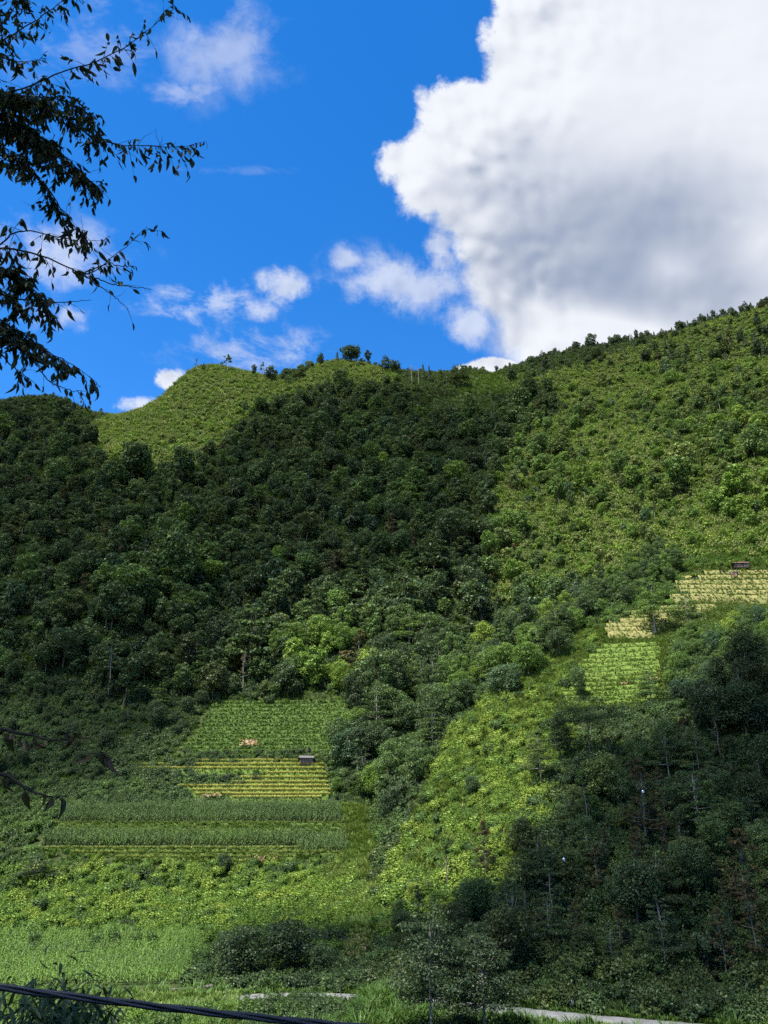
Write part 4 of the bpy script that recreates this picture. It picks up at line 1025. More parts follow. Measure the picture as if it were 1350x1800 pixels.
# ------------------------------------------------------------------ trees one by one: (kind, base px, base py, top py, width factor, tint, name, label[, distance when the foot is hidden])
PROM = [
 ('lonetier0',760,1835,1588,.9,.10,'tiered_tree','tall tiered tree with bare pale trunk standing alone in front of the road',79),
 ('lonetier0',853,1838,1640,1.25,.08,'tiered_tree','wide flat-tiered dark tree with short trunk beside the right end of the road',80),
 ('nbroad1',415,1742,1622,1.3,.16,'broadleaf_tree','broad dark bushy tree below the maize field, left one of the shaded pair',104),
 ('nbroad2',500,1742,1612,1.5,.13,'broadleaf_tree','broadest dark bushy tree above the guard rail of the road',107),
 ('nbroad0',566,1738,1652,1.0,.22,'broadleaf_tree','dark bushy tree between the guard rail and the brown landslip',105),
 ('nsparse0',396,1772,1650,.7,.28,'thin_tree','thin tree with straight pale trunk rising in front of the field wall',92),
 ('nsparse1',787,1592,1478,1.15,.55,'thin_tree','open sparse tree with dark trunk on the sunlit grass edge of the spur',126),
 ('nbrown0',856,1590,1445,.9,.42,'brownish_tree','brownish open tree with thin pale trunk at the edge of the shade',124),
 ('nsparse1',972,1650,1490,.95,.24,'thin_tree','tall leaning thin-trunked tree in the middle of the shaded hillside',108),
 ('nsparse0',1031,1608,1530,1.0,.30,'thin_tree','short thin-trunked tree right of the tall leaning one in the shade',114),
 ('nbare0',946,1682,1592,.8,.4,'bare_tree','nearly leafless slim tree low on the shaded hillside',104),
 ('nbare0',926,1640,1560,.8,.3,'bare_tree','nearly leafless slim tree left of the leaning trunk',110),
 ('nbrown0',1322,1640,1460,1.25,.40,'brownish_tree','large brownish sparse tree with slanting pale trunk on the shaded hillside edge',106),
 ('nbrown0',1265,1600,1500,1.1,.34,'brownish_tree','smaller brownish tree beside the large one with slanting trunk',112),
 ('ontier0',953,1408,1278,.9,.55,'brownish_tree','feathery brown-green tree with pale foot at the sunlit edge of the spur',149),
 ('numbrella0',1037,1326,1226,1.1,.22,'umbrella_tree','flat-topped umbrella tree with leaning trunk below the green spur terraces',154),
 ('ntall0',985,1325,1250,1.0,.14,'tall_tree','dark upright tree just left of the umbrella tree',155),
 ('ntier0',1153,1113,1016,1.1,.62,'tiered_tree','open tree with straight pale trunk among the straw terraces',None),
 ('nbroad1',1019,1230,1168,.72,.45,'broadleaf_tree','small lone oval tree standing on the green spur terraces',None),
 ('ntier1',1146,1246,1170,1.1,.50,'tiered_tree','small spreading tree by the bare soil at the right end of the green terraces',None),
 ('nbroad2',984,1158,1104,1.25,.22,'broadleaf_tree','dark round tree on the spur crest left of the straw terraces',None),
 ('nbroad0',930,1192,1126,1.25,.62,'broadleaf_tree','pale green round tree on the spur crest below the dark round one',None),
 ('nblue0',885,1225,1165,1.35,.75,'bluish_tree','silvery pale green tree low on the spur crest',None),
 ('nblue0',612,1405,1276,1.15,.35,'bluish_tree','large blue-green tree right beside the plank hut',203),
 ('nsparse0',628,1410,1300,1.0,.55,'thin_tree','pale-trunked open tree in front of the large blue-green tree',198),
 ('nbroad1',592,1412,1364,1.0,.66,'broadleaf_tree','small bright green tree at the corner of the ripening rice',194),
 ('nblue0',655,1400,1300,1.1,.30,'bluish_tree','blue-green tree in the gully behind the pale-trunked one',207),
 ('ntall0',700,1335,1140,1.05,.18,'tall_tree','tallest dark tree in the middle of the gully',222),
 ('nbrown0',632,1215,1108,1.15,.45,'brownish_tree','brown sparse-leaved tree above the upper green terraces',246),
 ('nbroad0',561,1175,1078,.95,.80,'broadleaf_tree','yellow-green dome tree above the upper terraces',255),
 ('nbroad1',503,1165,1092,1.2,.58,'broadleaf_tree','sunlit green round tree left of the yellow-green dome',258),
 ('ntier0',720,1175,1066,1.0,.58,'tiered_tree','tall sunlit tiered tree at the head of the gully',252),
 ('ntall1',690,1170,1078,1.0,.50,'tall_tree','tall sunlit tree with dark trunk left of the tiered one at the gully head',253),
 ('ntall1',655,1300,1210,1.1,.22,'tall_tree','dark tree at the right end of the upper green terraces',228),
 ('ntall0',800,1285,1194,.95,.42,'tall_tree','oval tree with visible trunk on the right bank of the gully',190),
 ('ntier1',760,1320,1240,1.35,.45,'tiered_tree','wide spreading tree leaning over the gully',186),
 ('ntier0',735,1362,1290,1.3,.35,'tiered_tree','dark spreading tree low in the gully beside the sunlit spur',178),
 ('nbroad2',830,1405,1360,.95,.30,'broadleaf_tree','small dark tree alone on the lime green spur face',None),
 ('nbroad0',393,1540,1497,.95,.12,'broadleaf_tree','small dark tree alone below the maize terraces beside the bare soil',None),
 ('ntier1',58,1548,1498,2.1,.14,'tiered_tree','low wide flat dark tree at the left end of the green bush belt',160),
 ('nbroad1',100,1248,1100,1.05,.17,'broadleaf_tree','large dark domed tree at the foot of the shaded forest',246),
 ('nbroad2',165,1235,1130,1.0,.13,'broadleaf_tree','dark domed tree right of the large one at the forest foot',246),
 ('nbare0',428,1212,1140,.9,.6,'bare_tree','slim tree with pale branching trunk at the upper corner of the terraces',240),
 ('nbroad2',352,1262,1212,1.1,.10,'broadleaf_tree','small dark tree at the upper left corner of the green terraces',233),
 ('nbroad0',268,1318,1228,.9,.14,'broadleaf_tree','dark tree on the shaded scrub slope left of the upper terraces',222),
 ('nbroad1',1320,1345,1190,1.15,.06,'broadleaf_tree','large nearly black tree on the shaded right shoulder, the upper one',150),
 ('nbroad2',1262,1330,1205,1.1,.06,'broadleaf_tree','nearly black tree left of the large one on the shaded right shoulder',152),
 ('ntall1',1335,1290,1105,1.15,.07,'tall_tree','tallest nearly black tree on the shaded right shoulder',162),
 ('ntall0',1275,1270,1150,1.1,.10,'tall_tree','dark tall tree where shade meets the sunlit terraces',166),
 ('nblue0',1205,1250,1190,1.2,.10,'bluish_tree','dark rounded tree right of the bare soil on the green terraces',170),
 ('nbroad0',1230,1200,1120,1.2,.48,'broadleaf_tree','sunlit full tree right of the straw terraces',186),
 ('nbroad1',1300,1150,1080,1.3,.50,'broadleaf_tree','sunlit round tree under the red-roofed hut slope',198),
 ('ntier1',1215,1130,1040,1.1,.52,'tiered_tree','light tiered tree between the straw terraces and the maize patch',206),
 ('nbroad2',1330,1440,1372,1.2,.22,'broadleaf_tree','rounded grey-green tree in the shade at the right-hand edge',132),
]
RIDGE_TREES = [
 ('sparse1',343,655,630,.6,.35,'thin_tree','thin pale tree on the left sunlit hilltop'),
 ('sparse0',398,655,624,1.5,.5,'thin_tree','feathery spreading pale tree on the left sunlit hilltop'),
 ('tier0',356,655,638,.7,.15,'tiered_tree','small dark tree just right of the thin pale one on the left hilltop'),
 ('tall0',445,668,640,.8,.1,'tall_tree','dark bent tree in the dip right of the left hilltop'),
 ('sparse1',460,668,637,.8,.4,'thin_tree','thin open tree in the dip of the ridge'),
 ('broad1',475,672,645,1.1,.08,'broadleaf_tree','dark round tree in the dip of the ridge'),
 ('tier1',528,668,644,1.0,.1,'tiered_tree','dark layered tree left of the middle summit'),
 ('tall1',563,650,620,.9,.1,'tall_tree','dark upright tree on the left shoulder of the middle summit'),
 ('broad2',617,640,609,1.5,.14,'broadleaf_tree','largest dark tree on top of the middle summit'),
 ('pine1',592,640,618,1.0,.12,'conifer','dark pointed tree left of the largest summit tree'),
 ('tall0',646,645,615,.9,.1,'tall_tree','dark upright tree right of the largest summit tree'),
 ('tier0',678,655,626,1.1,.2,'tiered_tree','open tiered tree on the right shoulder of the middle summit'),
 ('broad3',694,660,634,1.0,.1,'broadleaf_tree','small dark tree beside the open tiered one on the summit'),
 ('pine0',723,668,645,.8,.05,'conifer','dark narrow conifer left of the pair on the ridge'),
 ('pine0',736,670,647,.7,.05,'conifer','second dark narrow conifer in the ridge row, by the shorter pole'),
 ('pine1',744,672,640,.8,.05,'conifer','tallest dark narrow conifer of the ridge row'),
 ('pine0',755,674,642,.7,.05,'conifer','dark narrow conifer at the right end of the ridge row'),
 ('tier1',808,684,641,1.1,.08,'tiered_tree','solitary spreading tree on the saddle left of the white cloud'),
 ('sparse1',786,680,655,.9,.4,'thin_tree','faint thin tree left of the solitary saddle tree'),
 ('sparse0',886,672,654,.8,.3,'thin_tree','thin tree on the slope right of the saddle'),
 ('broad0',901,672,645,.9,.08,'broadleaf_tree','dark round tree at the start of the right-hand ridge'),
 ('sparse1',138,712,695,.9,.4,'thin_tree','pale leafless-looking tree on the leftmost hill'),
 ('broad2',150,795,745,.9,.04,'broadleaf_tree','nearly black tree at the edge of the left sunlit slope'),
 ('pine1',252,815,778,1.2,.06,'conifer','dark cone-shaped tree in the left sunlit slope'),
]
SHORT = ['tall lone tiered tree', 'wide flat-tiered tree', 'left shaded bushy tree', 'broadest shaded bushy tree', 'bushy tree by the landslip', 'thin tree at the field wall', 'sparse tree on the grass edge', 'brownish tree at the shade edge', 'tall leaning thin tree', 'short thin-trunked tree', 'low nearly leafless tree', 'leafless tree by the leaning trunk', 'large slanting brownish tree', 'smaller brownish tree', 'feathery brown-green tree', 'umbrella tree', 'dark tree beside the umbrella tree', 'open tree on the straw terraces', 'lone oval terrace tree', 'spreading tree by bare soil', 'dark round crest tree', 'pale green crest tree', 'silvery crest tree', 'large blue-green hut tree', 'pale-trunked hut tree', 'bright tree by the rice', 'blue-green gully tree', 'tallest dark gully tree', 'brown sparse tree', 'yellow-green dome tree', 'green tree beside the dome', 'tiered gully-head tree', 'dark-trunked gully-head tree', 'dark tree ending the terraces', 'oval gully-bank tree', 'wide leaning gully tree', 'low dark gully tree', 'dark tree on the spur face', 'lone tree below the maize', 'wide flat tree in the bushes', 'large domed forest tree', 'second domed forest tree', 'pale branching trunk', 'dark tree at the terrace corner', 'dark scrub-slope tree', 'upper black shoulder tree', 'left black shoulder tree', 'tallest black shoulder tree', 'tall tree at the shade line', 'rounded tree by bare soil', 'full tree beside straw terraces', 'round tree under the red-roofed hut', 'light tiered tree by maize', 'grey-green tree at the edge']
assert len(SHORT) == len(PROM), (len(SHORT), len(PROM))
TREES = []; MADE = []
rng = np.random.default_rng(11)
def put(kd, P, topP, wf, tint, name, label):
    k = KINDS[kd]; d = project(P)[2][0]
    hh = topP; s = hh / k.h
    MADE.append(individual(name, kd, P, rng.random() * 6.28, (s * wf, s * wf, s), tint, label, 'tree'))
SPOTS = []
for kd, px, py, top, wf, tint, name, label, Y in PROM:
    P = cast(px, py)[0][0] if Y is None else np.array(unproject(px, py, Y))
    if Y is not None: P[2] = H(P[0], P[1])
    pz = np.array(unproject(px, top, P[1]))[2]
    hgt = max(3.0, pz - P[2])
    put(kd, P - np.array([0, 0, .1]), hgt, wf, tint, name, label); SPOTS.append((P[0], P[1], hgt * .3 * wf))
for kd, px, py, top, wf, tint, name, label in RIDGE_TREES:
    Pc, ok = cast(px, max(py, top + 14))
    for dy in range(0, 60, 3):
        if ok[0]: break
        Pc, ok = cast(px, py + dy)
    P = Pc[0]; P[1] += 1.5; P[2] = H(P[0], P[1]); hgt = max(4.0, np.array(unproject(px, top, P[1]))[2] - P[2])
    put(kd, P, hgt, wf, tint, name, label); SPOTS.append((P[0], P[1], 2.0))
n_hand = len(MADE)

# ------------------------------------------------------------------ the forest, tree by tree
def jgrid(x0, x1, y0, y1, s, seed):
    r = np.random.default_rng(seed); A, B = np.meshgrid(np.arange(x0, x1, s), np.arange(y0, y1, s)); A = A + (np.arange(A.shape[0]) % 2)[:, None] * s / 2
    x = A.ravel() + r.uniform(-.7, .7, A.size) * s; y = B.ravel() + r.uniform(-.7, .7, A.size) * s
    P = np.stack([x, y, H(x, y)], 1); px, py, d = project(P)
    return P, px, py, d, r
FIELDS = [[(-300,1532),(60,1440),(240,1336),(312,1330),(372,1233),(622,1233),(578,1345),(612,1500),(500,1534)], [(-300,1640),(358,1640),(362,1745),(-300,1748)], [(-150,1528),(640,1528),(700,1660),(560,1660),(-150,1660)],
          [(958,1262),(1058,1128),(1176,1128),(1176,1250)], [(1050,1132),(1052,1108),(1180,1052),(1195,1000),(1370,990),(1370,1072),(1170,1130)], [(590,1705),(664,1700),(668,1634),(600,1634)],
          [(-150,1738),(420,1738),(700,1765),(1000,1780),(1500,1820),(1500,2000),(-150,2000)]]
SPUR = [(690,1530),(742,1400),(792,1296),(862,1226),(962,1154),(1062,1088),(1056,1130),(962,1250),(1020,1290),(985,1390),(945,1480),(885,1575),(790,1650),(650,1640)]
GRASSY = [(598,1420),(640,1420),(700,1500),(700,1580),(660,1640),(590,1640),(560,1540),(612,1500)]
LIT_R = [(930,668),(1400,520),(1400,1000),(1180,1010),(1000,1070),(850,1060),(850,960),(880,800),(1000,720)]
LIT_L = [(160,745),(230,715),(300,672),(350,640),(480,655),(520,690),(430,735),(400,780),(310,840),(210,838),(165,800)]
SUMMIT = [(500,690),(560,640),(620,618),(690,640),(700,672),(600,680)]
MEADOW = [(745,738),(765,698),(860,698),(880,720),(850,738)]
SADDLE = [(806,704),(806,660),(925,655),(912,690),(860,700)]
LIME1 = [(510,1225),(505,1150),(540,1130),(620,1150),(620,1225)]
LIME2 = [(1190,1000),(1190,900),(1250,860),(1400,820),(1400,985)]
def infield(px, py):
    k = np.zeros(px.shape, bool)
    for f in FIELDS: k |= inside(f, px, py)
    return k
def near_spot(P, f=1.0):
    k = np.zeros(len(P), bool)
    for x, y, r in SPOTS: k |= (P[:, 0] - x) ** 2 + (P[:, 1] - y) ** 2 < (r * f) ** 2
    return k
T = dict(P=[], kd=[], s=[], tint=[], reg=[])
def addT(P, kd, s, tint, reg):
    T['P'].append(P); T['kd'] += list(kd); T['s'].append(s); T['tint'].append(np.clip(tint, 0, 1)); T['reg'] += list(reg)
# 1. mountain
P, px, py, d, r = jgrid(-415, 415, 236, 690, 5.9, 51)
k = (px > -400) & (px < 1720) & (py < 1330) & (py > 480) & (~infield(px, py)) & (~inside(SPUR, px, py)) & visible(P, 7.0) & (~near_spot(P, .7)) & (~inside(SADDLE, px, py)) & (~inside(MEADOW, px, py))
k &= ~((px > 900) & (P[:, 1] < 258)) & ~((px > 740) & (P[:, 1] < 236))
P, px, py = P[k], px[k], py[k]; n = len(P)
patch = fbm(P[:, 0] / 42, P[:, 1] / 42, 71, 3); pat2 = fbm(P[:, 0] / 15, P[:, 1] / 15, 72, 2)
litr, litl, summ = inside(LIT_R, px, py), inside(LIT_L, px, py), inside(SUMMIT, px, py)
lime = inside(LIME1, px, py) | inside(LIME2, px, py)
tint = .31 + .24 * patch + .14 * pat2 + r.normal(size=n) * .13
tint = np.where(litr, .70 + .26 * patch + .22 * pat2 + r.normal(size=n) * .11, tint); tint = np.where(litl, .80 + .15 * pat2 + r.normal(size=n) * .08, tint); tint = np.where(summ, .48 + .2 * pat2, tint)  # lighter scrub; sunlight also put into the leaf tint on lit slopes
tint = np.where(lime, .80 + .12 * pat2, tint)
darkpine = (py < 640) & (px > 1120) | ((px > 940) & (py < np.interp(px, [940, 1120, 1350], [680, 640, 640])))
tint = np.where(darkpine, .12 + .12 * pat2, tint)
s = (.58 + .95 * r.random(n) ** 1.5) * (1 + .35 * patch)
scrub = (litr & (.5 * pat2 + 1.0 * patch > -.16)) | litl | summ
keep = ~(scrub & (r.random(n) < .38)); big_ = (r.random(n) < .10) & ~scrub; s = np.where(big_, s * 1.55, s)
scrub = scrub & ~darkpine; s = np.where(scrub, s * .62, s)
rpx = np.interp(px, [q[0] for q in RIDGE], [q[1] for q in RIDGE]); s = np.where(py < rpx + 40, s * np.where(px > 930, .72, np.where((px > 480) & (px < 700), .62, .38)), s)
u = r.random(n); kd = np.where(u < .2, 'broad0', np.where(u < .38, 'broad1', np.where(u < .54, 'broad2', np.where(u < .66, 'broad3', np.where(u < .74, 'tall0', np.where(u < .80, 'tall1', np.where(u < .87, 'tier0', np.where(u < .93, 'tier1', np.where(u < .97, 'plume0', 'sparse0')))))))))
kd = np.where(scrub & (u > .55), np.where(u < .78, 'plume0', 'plume1'), kd); kd = np.where(lime & (u > .35), 'plume1', kd)
kd = np.where(darkpine & (u < .5), np.where(u < .25, 'pine0', 'pine1'), kd)
ud = r.random(n); kd = np.where((ud < .035) & ~scrub, 'brown0', kd); kd = np.where((ud > .95), 'blue0', kd)
s = np.where((kd == 'tall0') | (kd == 'tall1') | (kd == 'sparse0'), s * .82, s)
low = py > 1060
ol = np.isin(kd, ['broad0', 'broad2', 'plume0', 'plume1', 'tall0']) & ((litr | litl | summ) & (r.random(n) < .45) | (r.random(n) < .22)) & ~lime; kd = np.where(ol, np.char.add('o', kd.astype(str)), kd)
reg = np.where(litr, 'lit right', np.where(litl | summ, 'ridge scrub', np.where(low, 'forest foot', 'dark forest')))
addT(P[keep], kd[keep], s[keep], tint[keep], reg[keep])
# 1b. the fringe of trees along the skyline
rx = np.array([unproject(*q) for q in RIDGE]); rpx_ = np.array([q[0] for q in RIDGE], float); r = np.random.default_rng(58)
tq = np.sort(np.concatenate([r.uniform(-300, 145, 46), r.uniform(200, 480, 26), r.uniform(480, 545, 22), r.uniform(555, 720, 64), r.uniform(720, 800, 16), r.uniform(895, 1150, 110), r.uniform(1150, 1420, 130)])); n = len(tq)
P = np.stack([np.interp(tq, rpx_, rx[:, j]) for j in range(3)], 1); P[:, 1] += r.uniform(-7, 3, n); P[:, 2] = H(P[:, 0], P[:, 1])
u = r.random(n); kd = np.where(tq > 1150, np.where(u < .6, 'pine0', np.where(u < .85, 'pine1', 'tall0')), np.where(tq > 890, np.where(u < .55, 'broad1', np.where(u < .75, 'pine1', 'tall1')), np.where(tq > 720, 'pine0', np.where(u < .35, 'broad2', np.where(u < .6, 'tall0', np.where(u < .8, 'tier1', 'sparse0'))))))
s = (.45 + .55 * r.random(n)) * np.where(tq < 480, .5, 1.0) * np.where(tq > 890, .85, .8)
addT(P, kd, s, .14 + .08 * r.normal(size=n), ['ridge'] * n)
# 2. gully and its banks
GUL = [(640,1420),(585,1345),(622,1232),(480,1190),(470,1090),(640,1060),(860,1060),(1000,1060),(1060,1088),(962,1150),(862,1222),(792,1290),(742,1395),(720,1480),(690,1500)]
P, px, py, d, r = jgrid(-60, 70, 168, 262, 5.8, 52)
k = inside(GUL, px, py) & (~infield(px, py)) & visible(P, 5.0) & (~near_spot(P, .8)); P, px, py = P[k], px[k], py[k]; n = len(P)
u = r.random(n); kd = np.where(u < .3, 'nbroad0', np.where(u < .5, 'nbroad1', np.where(u < .62, 'ntall0', np.where(u < .76, 'ntier0', np.where(u < .86, 'ntier1', np.where(u < .89, 'nblue0', 'nplume0'))))))
core = (px > 630) & (px < 775) & (py < 1350) & (py > 1120); sunny = inside([(470,1080),(640,1060),(700,1080),(640,1200),(620,1235),(480,1215)], px, py)
addT(P, kd, (.62 + .62 * r.random(n)) * np.where(core, 1.3, 1.0), np.where(core, .30, np.where(sunny, .72, .46)) + np.where(sunny, .1, .22) * r.normal(size=n), ['gully'] * n)  # leaf tint lifted in the cluster that stands in sun
# 3. shaded hillside above the road
P, px, py, d, r = jgrid(5, 135, 94, 186, 4.7, 53)
k = (px > 690) & (px < 1650) & (py > np.interp(px, [690, 850, 960, 1010, 1100, 1200, 1270, 1350], [1640, 1600, 1480, 1400, 1370, 1320, 1260, 1200])) & (py < 1775) & (~infield(px, py)) & (~inside(SPUR, px, py)) & visible(P, 4.0) & (~near_spot(P, .55)) & (P[:, 1] > 93); P, px, py = P[k], px[k], py[k]; n = len(P)
u = r.random(n); kd = np.where(u < .22, 'nbroad0', np.where(u < .42, 'nbroad1', np.where(u < .56, 'nbroad2', np.where(u < .64, 'ntier0', np.where(u < .72, 'ntier1', np.where(u < .75, 'nsparse0', np.where(u < .79, 'nsparse1', np.where(u < .90, 'nbrown0', 'nplume0'))))))))
ol = np.isin(kd, ['nbroad1', 'nbroad2', 'ntier0']) & (r.random(n) < .75); kd = np.where(ol, np.char.add('o', kd.astype(str)), kd)
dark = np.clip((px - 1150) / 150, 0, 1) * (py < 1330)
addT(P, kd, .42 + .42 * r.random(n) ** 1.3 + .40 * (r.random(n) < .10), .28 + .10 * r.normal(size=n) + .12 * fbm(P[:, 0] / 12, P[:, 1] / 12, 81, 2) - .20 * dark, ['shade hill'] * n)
P, px, py, d, r = jgrid(40, 110, 214, 280, 4.6, 56)
k = inside([(985,1095),(1062,1020),(1190,985),(1200,1030),(1120,1065),(1060,1100)], px, py) & (P[:, 1] > 222) & visible(P, 4); P = P[k]; n = len(P)
addT(P, r.choice(['nbroad0', 'nbroad1', 'ntall0', 'nplume0'], n), .55 + .35 * r.random(n), .45 + .12 * r.normal(size=n), ['terrace edge'] * n)
P, px, py, d, r = jgrid(-10, 80, 112, 226, 4.2, 57)
k = inside(SPUR, px, py) & (~infield(px, py)) & visible(P, 1.5) & (~near_spot(P)); P, px, py = P[k], px[k], py[k]; n = len(P)
addT(P, r.choice(['nbroad0', 'nbroad1', 'nbroad2', 'nplume0', 'ntier1'], n), .14 + .26 * r.random(n) ** 1.6, .66 + .16 * r.normal(size=n), ['spur'] * n)
# 4. few trees in the shaded scrub left of the terraces, and along the right of the spur terraces
P, px, py, d, r = jgrid(-300, 0, 196, 246, 7.5, 54)
k = (px > -80) & (px < 350) & (py > 1215) & (py < 1400) & (~infield(px, py)) & (~near_spot(P)); P = P[k]; n = len(P)
addT(P, r.choice(['nbroad0', 'nbroad1', 'ntier1'], n), .35 + .3 * r.random(n), .18 + .06 * r.normal(size=n), ['left scrub'] * n)
P, px, py, d, r = jgrid(50, 130, 176, 246, 5.0, 55)
k = (px > 1165) & (px < 1650) & (py > 1040) & (py < 1260) & (~infield(px, py)) & (~near_spot(P)) & (P[:, 1] > 168); P = P[k]; n = len(P)
addT(P, r.choice(['nbroad0', 'nbroad1', 'ntier1', 'nblue0', 'nbroad2'], n), .36 + .3 * r.random(n), .58 + .12 * r.normal(size=n), ['terrace edge'] * n)

P = np.concatenate(T['P']); S_ = np.concatenate(T['s']); TI = np.concatenate(T['tint']); KD = np.array(T['kd']); RG = np.array(T['reg'])
HT = np.array([KINDS[k].h for k in KD]) * S_; px, py, d = project(P)
P[:, 2] -= .15
size = HT / d; size[(px < -60) | (px > 1410)] = 0
order = np.argsort(-size); N_IND = 296 - n_hand
KNAME = {'broad': ('broadleaf_tree', 'round-crowned tree'), 'tall': ('tall_tree', 'tall full tree'), 'tier': ('tiered_tree', 'flat-tiered tree'), 'plume': ('bamboo_clump', 'bamboo clump'),
         'pine': ('conifer', 'narrow dark conifer'), 'sparse': ('thin_tree', 'thin open tree'), 'blue': ('bluish_tree', 'blue-green tree'), 'brown': ('brownish_tree', 'brownish tree'), 'umbrella': ('umbrella_tree', 'umbrella tree'), 'bare': ('bare_tree', 'nearly bare tree')}
RNAME = {'lit right': 'on the sunlit right-hand mountain slope', 'ridge scrub': 'in the sunlit scrub below the ridge', 'forest foot': 'at the foot of the mountain forest', 'dark forest': 'in the dark mountain forest',
         'spur': 'on the sunlit spur', 'ridge': 'along the mountain skyline', 'gully': 'in the gully between fields and spur', 'shade hill': 'on the shaded hillside above the road', 'left scrub': 'in the shaded scrub left of the terraces', 'terrace edge': 'on the slope right of the straw terraces'}
def tone(t): return 'dark' if t < .2 else 'mid green' if t < .42 else 'light green' if t < .66 else 'yellow-green'
LM_XY, LM_NAME = [], []
for (kd_, lx, ly, lt, *_r), sh in zip(PROM, SHORT):
    LM_XY.append((lx, (min(ly, 1800) + lt) / 2)); LM_NAME.append('the ' + sh)
for lx, ly, sh in ((538,1342,'plank hut'),(1306,1000,'red-roofed hut'),(112,705,'leftmost hilltop'),(395,655,'left sunlit hilltop'),(617,630,'middle summit'),(850,672,'saddle'),(1112,585,'steel mast'),(1270,560,'right-hand ridge conifers'),(1225,940,'light green bamboo slope'),(625,1670,'brown landslip'),(100,1690,'lower left maize'),(250,1580,'bush belt'),(850,1360,'lime green spur face'),(250,900,'shaded left mountainside'),(700,900,'shaded central mountainside'),(1050,850,'sunlit right mountainside')):
    LM_XY.append((lx, ly)); LM_NAME.append('the ' + sh)
LM_XY = np.array(LM_XY, float); USED = {}
ORD = ['nearest', 'second-nearest', 'third-nearest', 'fourth-nearest', 'fifth-nearest', 'sixth-nearest', 'seventh-nearest', 'eighth-nearest', 'ninth-nearest', 'tenth-nearest']
def landmark_labels(idx, px, py, words):
    """one label per plant: its look, and where it stands from the closest landmark"""
    rows = []
    for i, w in zip(idx, words):
        dv = np.array([px[i], py[i]]) - LM_XY; q = int(np.argmin((dv ** 2).sum(1))); dx, dy = dv[q]
        rel = ('right of' if dx > 0 else 'left of') if abs(dx) > abs(dy) else ('below' if dy > 0 else 'above')
        rows.append((w, q, rel, float(dx * dx + dy * dy), i))
    out = {}
    for w, q, rel, dd, i in sorted(rows, key=lambda t: t[3]):
        k = (w, q, rel); n_ = USED.get(k, 0); USED[k] = n_ + 1
        out[i] = f'{w}, {ORD[n_] if n_ < len(ORD) else str(n_ + 1) + "th-nearest"} {rel} {LM_NAME[q]}'
    return [out[i] for i in idx]
sel = order[:N_IND]; words = []; bases = []
for i in sel:
    base = KD[i].rstrip('0123456789').lstrip('o'); base = base[1:] if base[0] == 'n' else base
    bases.append(base); ds = KNAME[base][1]; words.append(ds if ds.startswith(('brown', 'blue', 'narrow')) else f'{tone(TI[i])} {ds}')
for i, base, lab in zip(sel, bases, landmark_labels(sel, px, py, words)):
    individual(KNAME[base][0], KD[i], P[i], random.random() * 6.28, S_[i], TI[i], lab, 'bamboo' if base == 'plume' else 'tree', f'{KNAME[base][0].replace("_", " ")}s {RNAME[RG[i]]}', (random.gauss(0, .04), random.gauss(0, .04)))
rest = order[N_IND:]; kl = sorted(set(KD[rest])); ki = {k: j for j, k in enumerate(kl)}; n = len(rest); r = np.random.default_rng(5)
rot = np.stack([r.normal(size=n) * .05, r.normal(size=n) * .05, r.random(n) * 6.28], 1); sc = S_[rest][:, None] * np.stack([.9 + .25 * r.random(n)] * 2 + [.88 + .3 * r.random(n)], 1)
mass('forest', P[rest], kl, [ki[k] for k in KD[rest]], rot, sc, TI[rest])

# ------------------------------------------------------------------ bushes and ground cover
B = dict(P=[], kd=[], s=[], tint=[], reg=[])
def addB(P, kd, s, tint, reg):
    B['P'].append(P); B['kd'] += list(kd); B['s'].append(s * np.ones(len(P))); B['tint'].append(np.clip(tint, 0, 1)); B['reg'] += [reg] * len(P)
NM = ['nmound0', 'nmound1', 'nmound2']; FM = ['mound0', 'mound1', 'mound2']
# lime green climbers over the spur
P, px, py, d, r = jgrid(-15, 80, 112, 226, 1.55, 61)
k = inside(SPUR, px, py) & (~infield(px, py)) & visible(P, 1.5) & ((py > 1330) | (r.random(len(P)) < np.interp(py, [1130, 1330], [.22, .95]))); P, px, py = P[k], px[k], py[k]; n = len(P)
f = fbm(P[:, 0] / 9, P[:, 1] / 9, 91, 3)
addB(P, r.choice(NM, n), .42 + .62 * r.random(n) ** 1.5 + .25 * f, .84 + .2 * f + r.normal(size=n) * .09 - .12 * (py < 1200) - .38 * (r.random(n) < .10), 'spur')
# bush belt between the fields
P, px, py, d, r = jgrid(-120, 22, 110, 172, 1.5, 62)
k = (inside([(-300,1536),(330,1530),(620,1512),(700,1650),(560,1700),(380,1720),(360,1640),(-300,1640)], px, py)) & (~inside(FIELDS[5], px, py)) & visible(P, 1.5); P, px, py = P[k], px[k], py[k]; n = len(P)
f = fbm(P[:, 0] / 7, P[:, 1] / 7, 92, 3)
addB(P, r.choice(NM, n), .4 + .6 * r.random(n) ** 1.5 + .3 * f, .80 + .2 * f + r.normal(size=n) * .09 - .3 * (r.random(n) < .12), 'belt')
# shaded scrub left of the terraces
P, px, py, d, r = jgrid(-180, 5, 166, 250, 1.9, 63)
k = inside([(-300,1530),(60,1525),(60,1490),(95,1485),(100,1412),(330,1408),(340,1335),(225,1345),(300,1330),(372,1236),(480,1236),(480,1180),(-300,1180)], px, py) & visible(P, 1.5); P, px, py = P[k], px[k], py[k]; n = len(P)
f = fbm(P[:, 0] / 9, P[:, 1] / 9, 93, 3)
addB(P, r.choice(NM, n), .5 + .5 * r.random(n) + .3 * f, .33 + .18 * f + .10 * (py > 1380) + r.normal(size=n) * .06, 'left scrub')
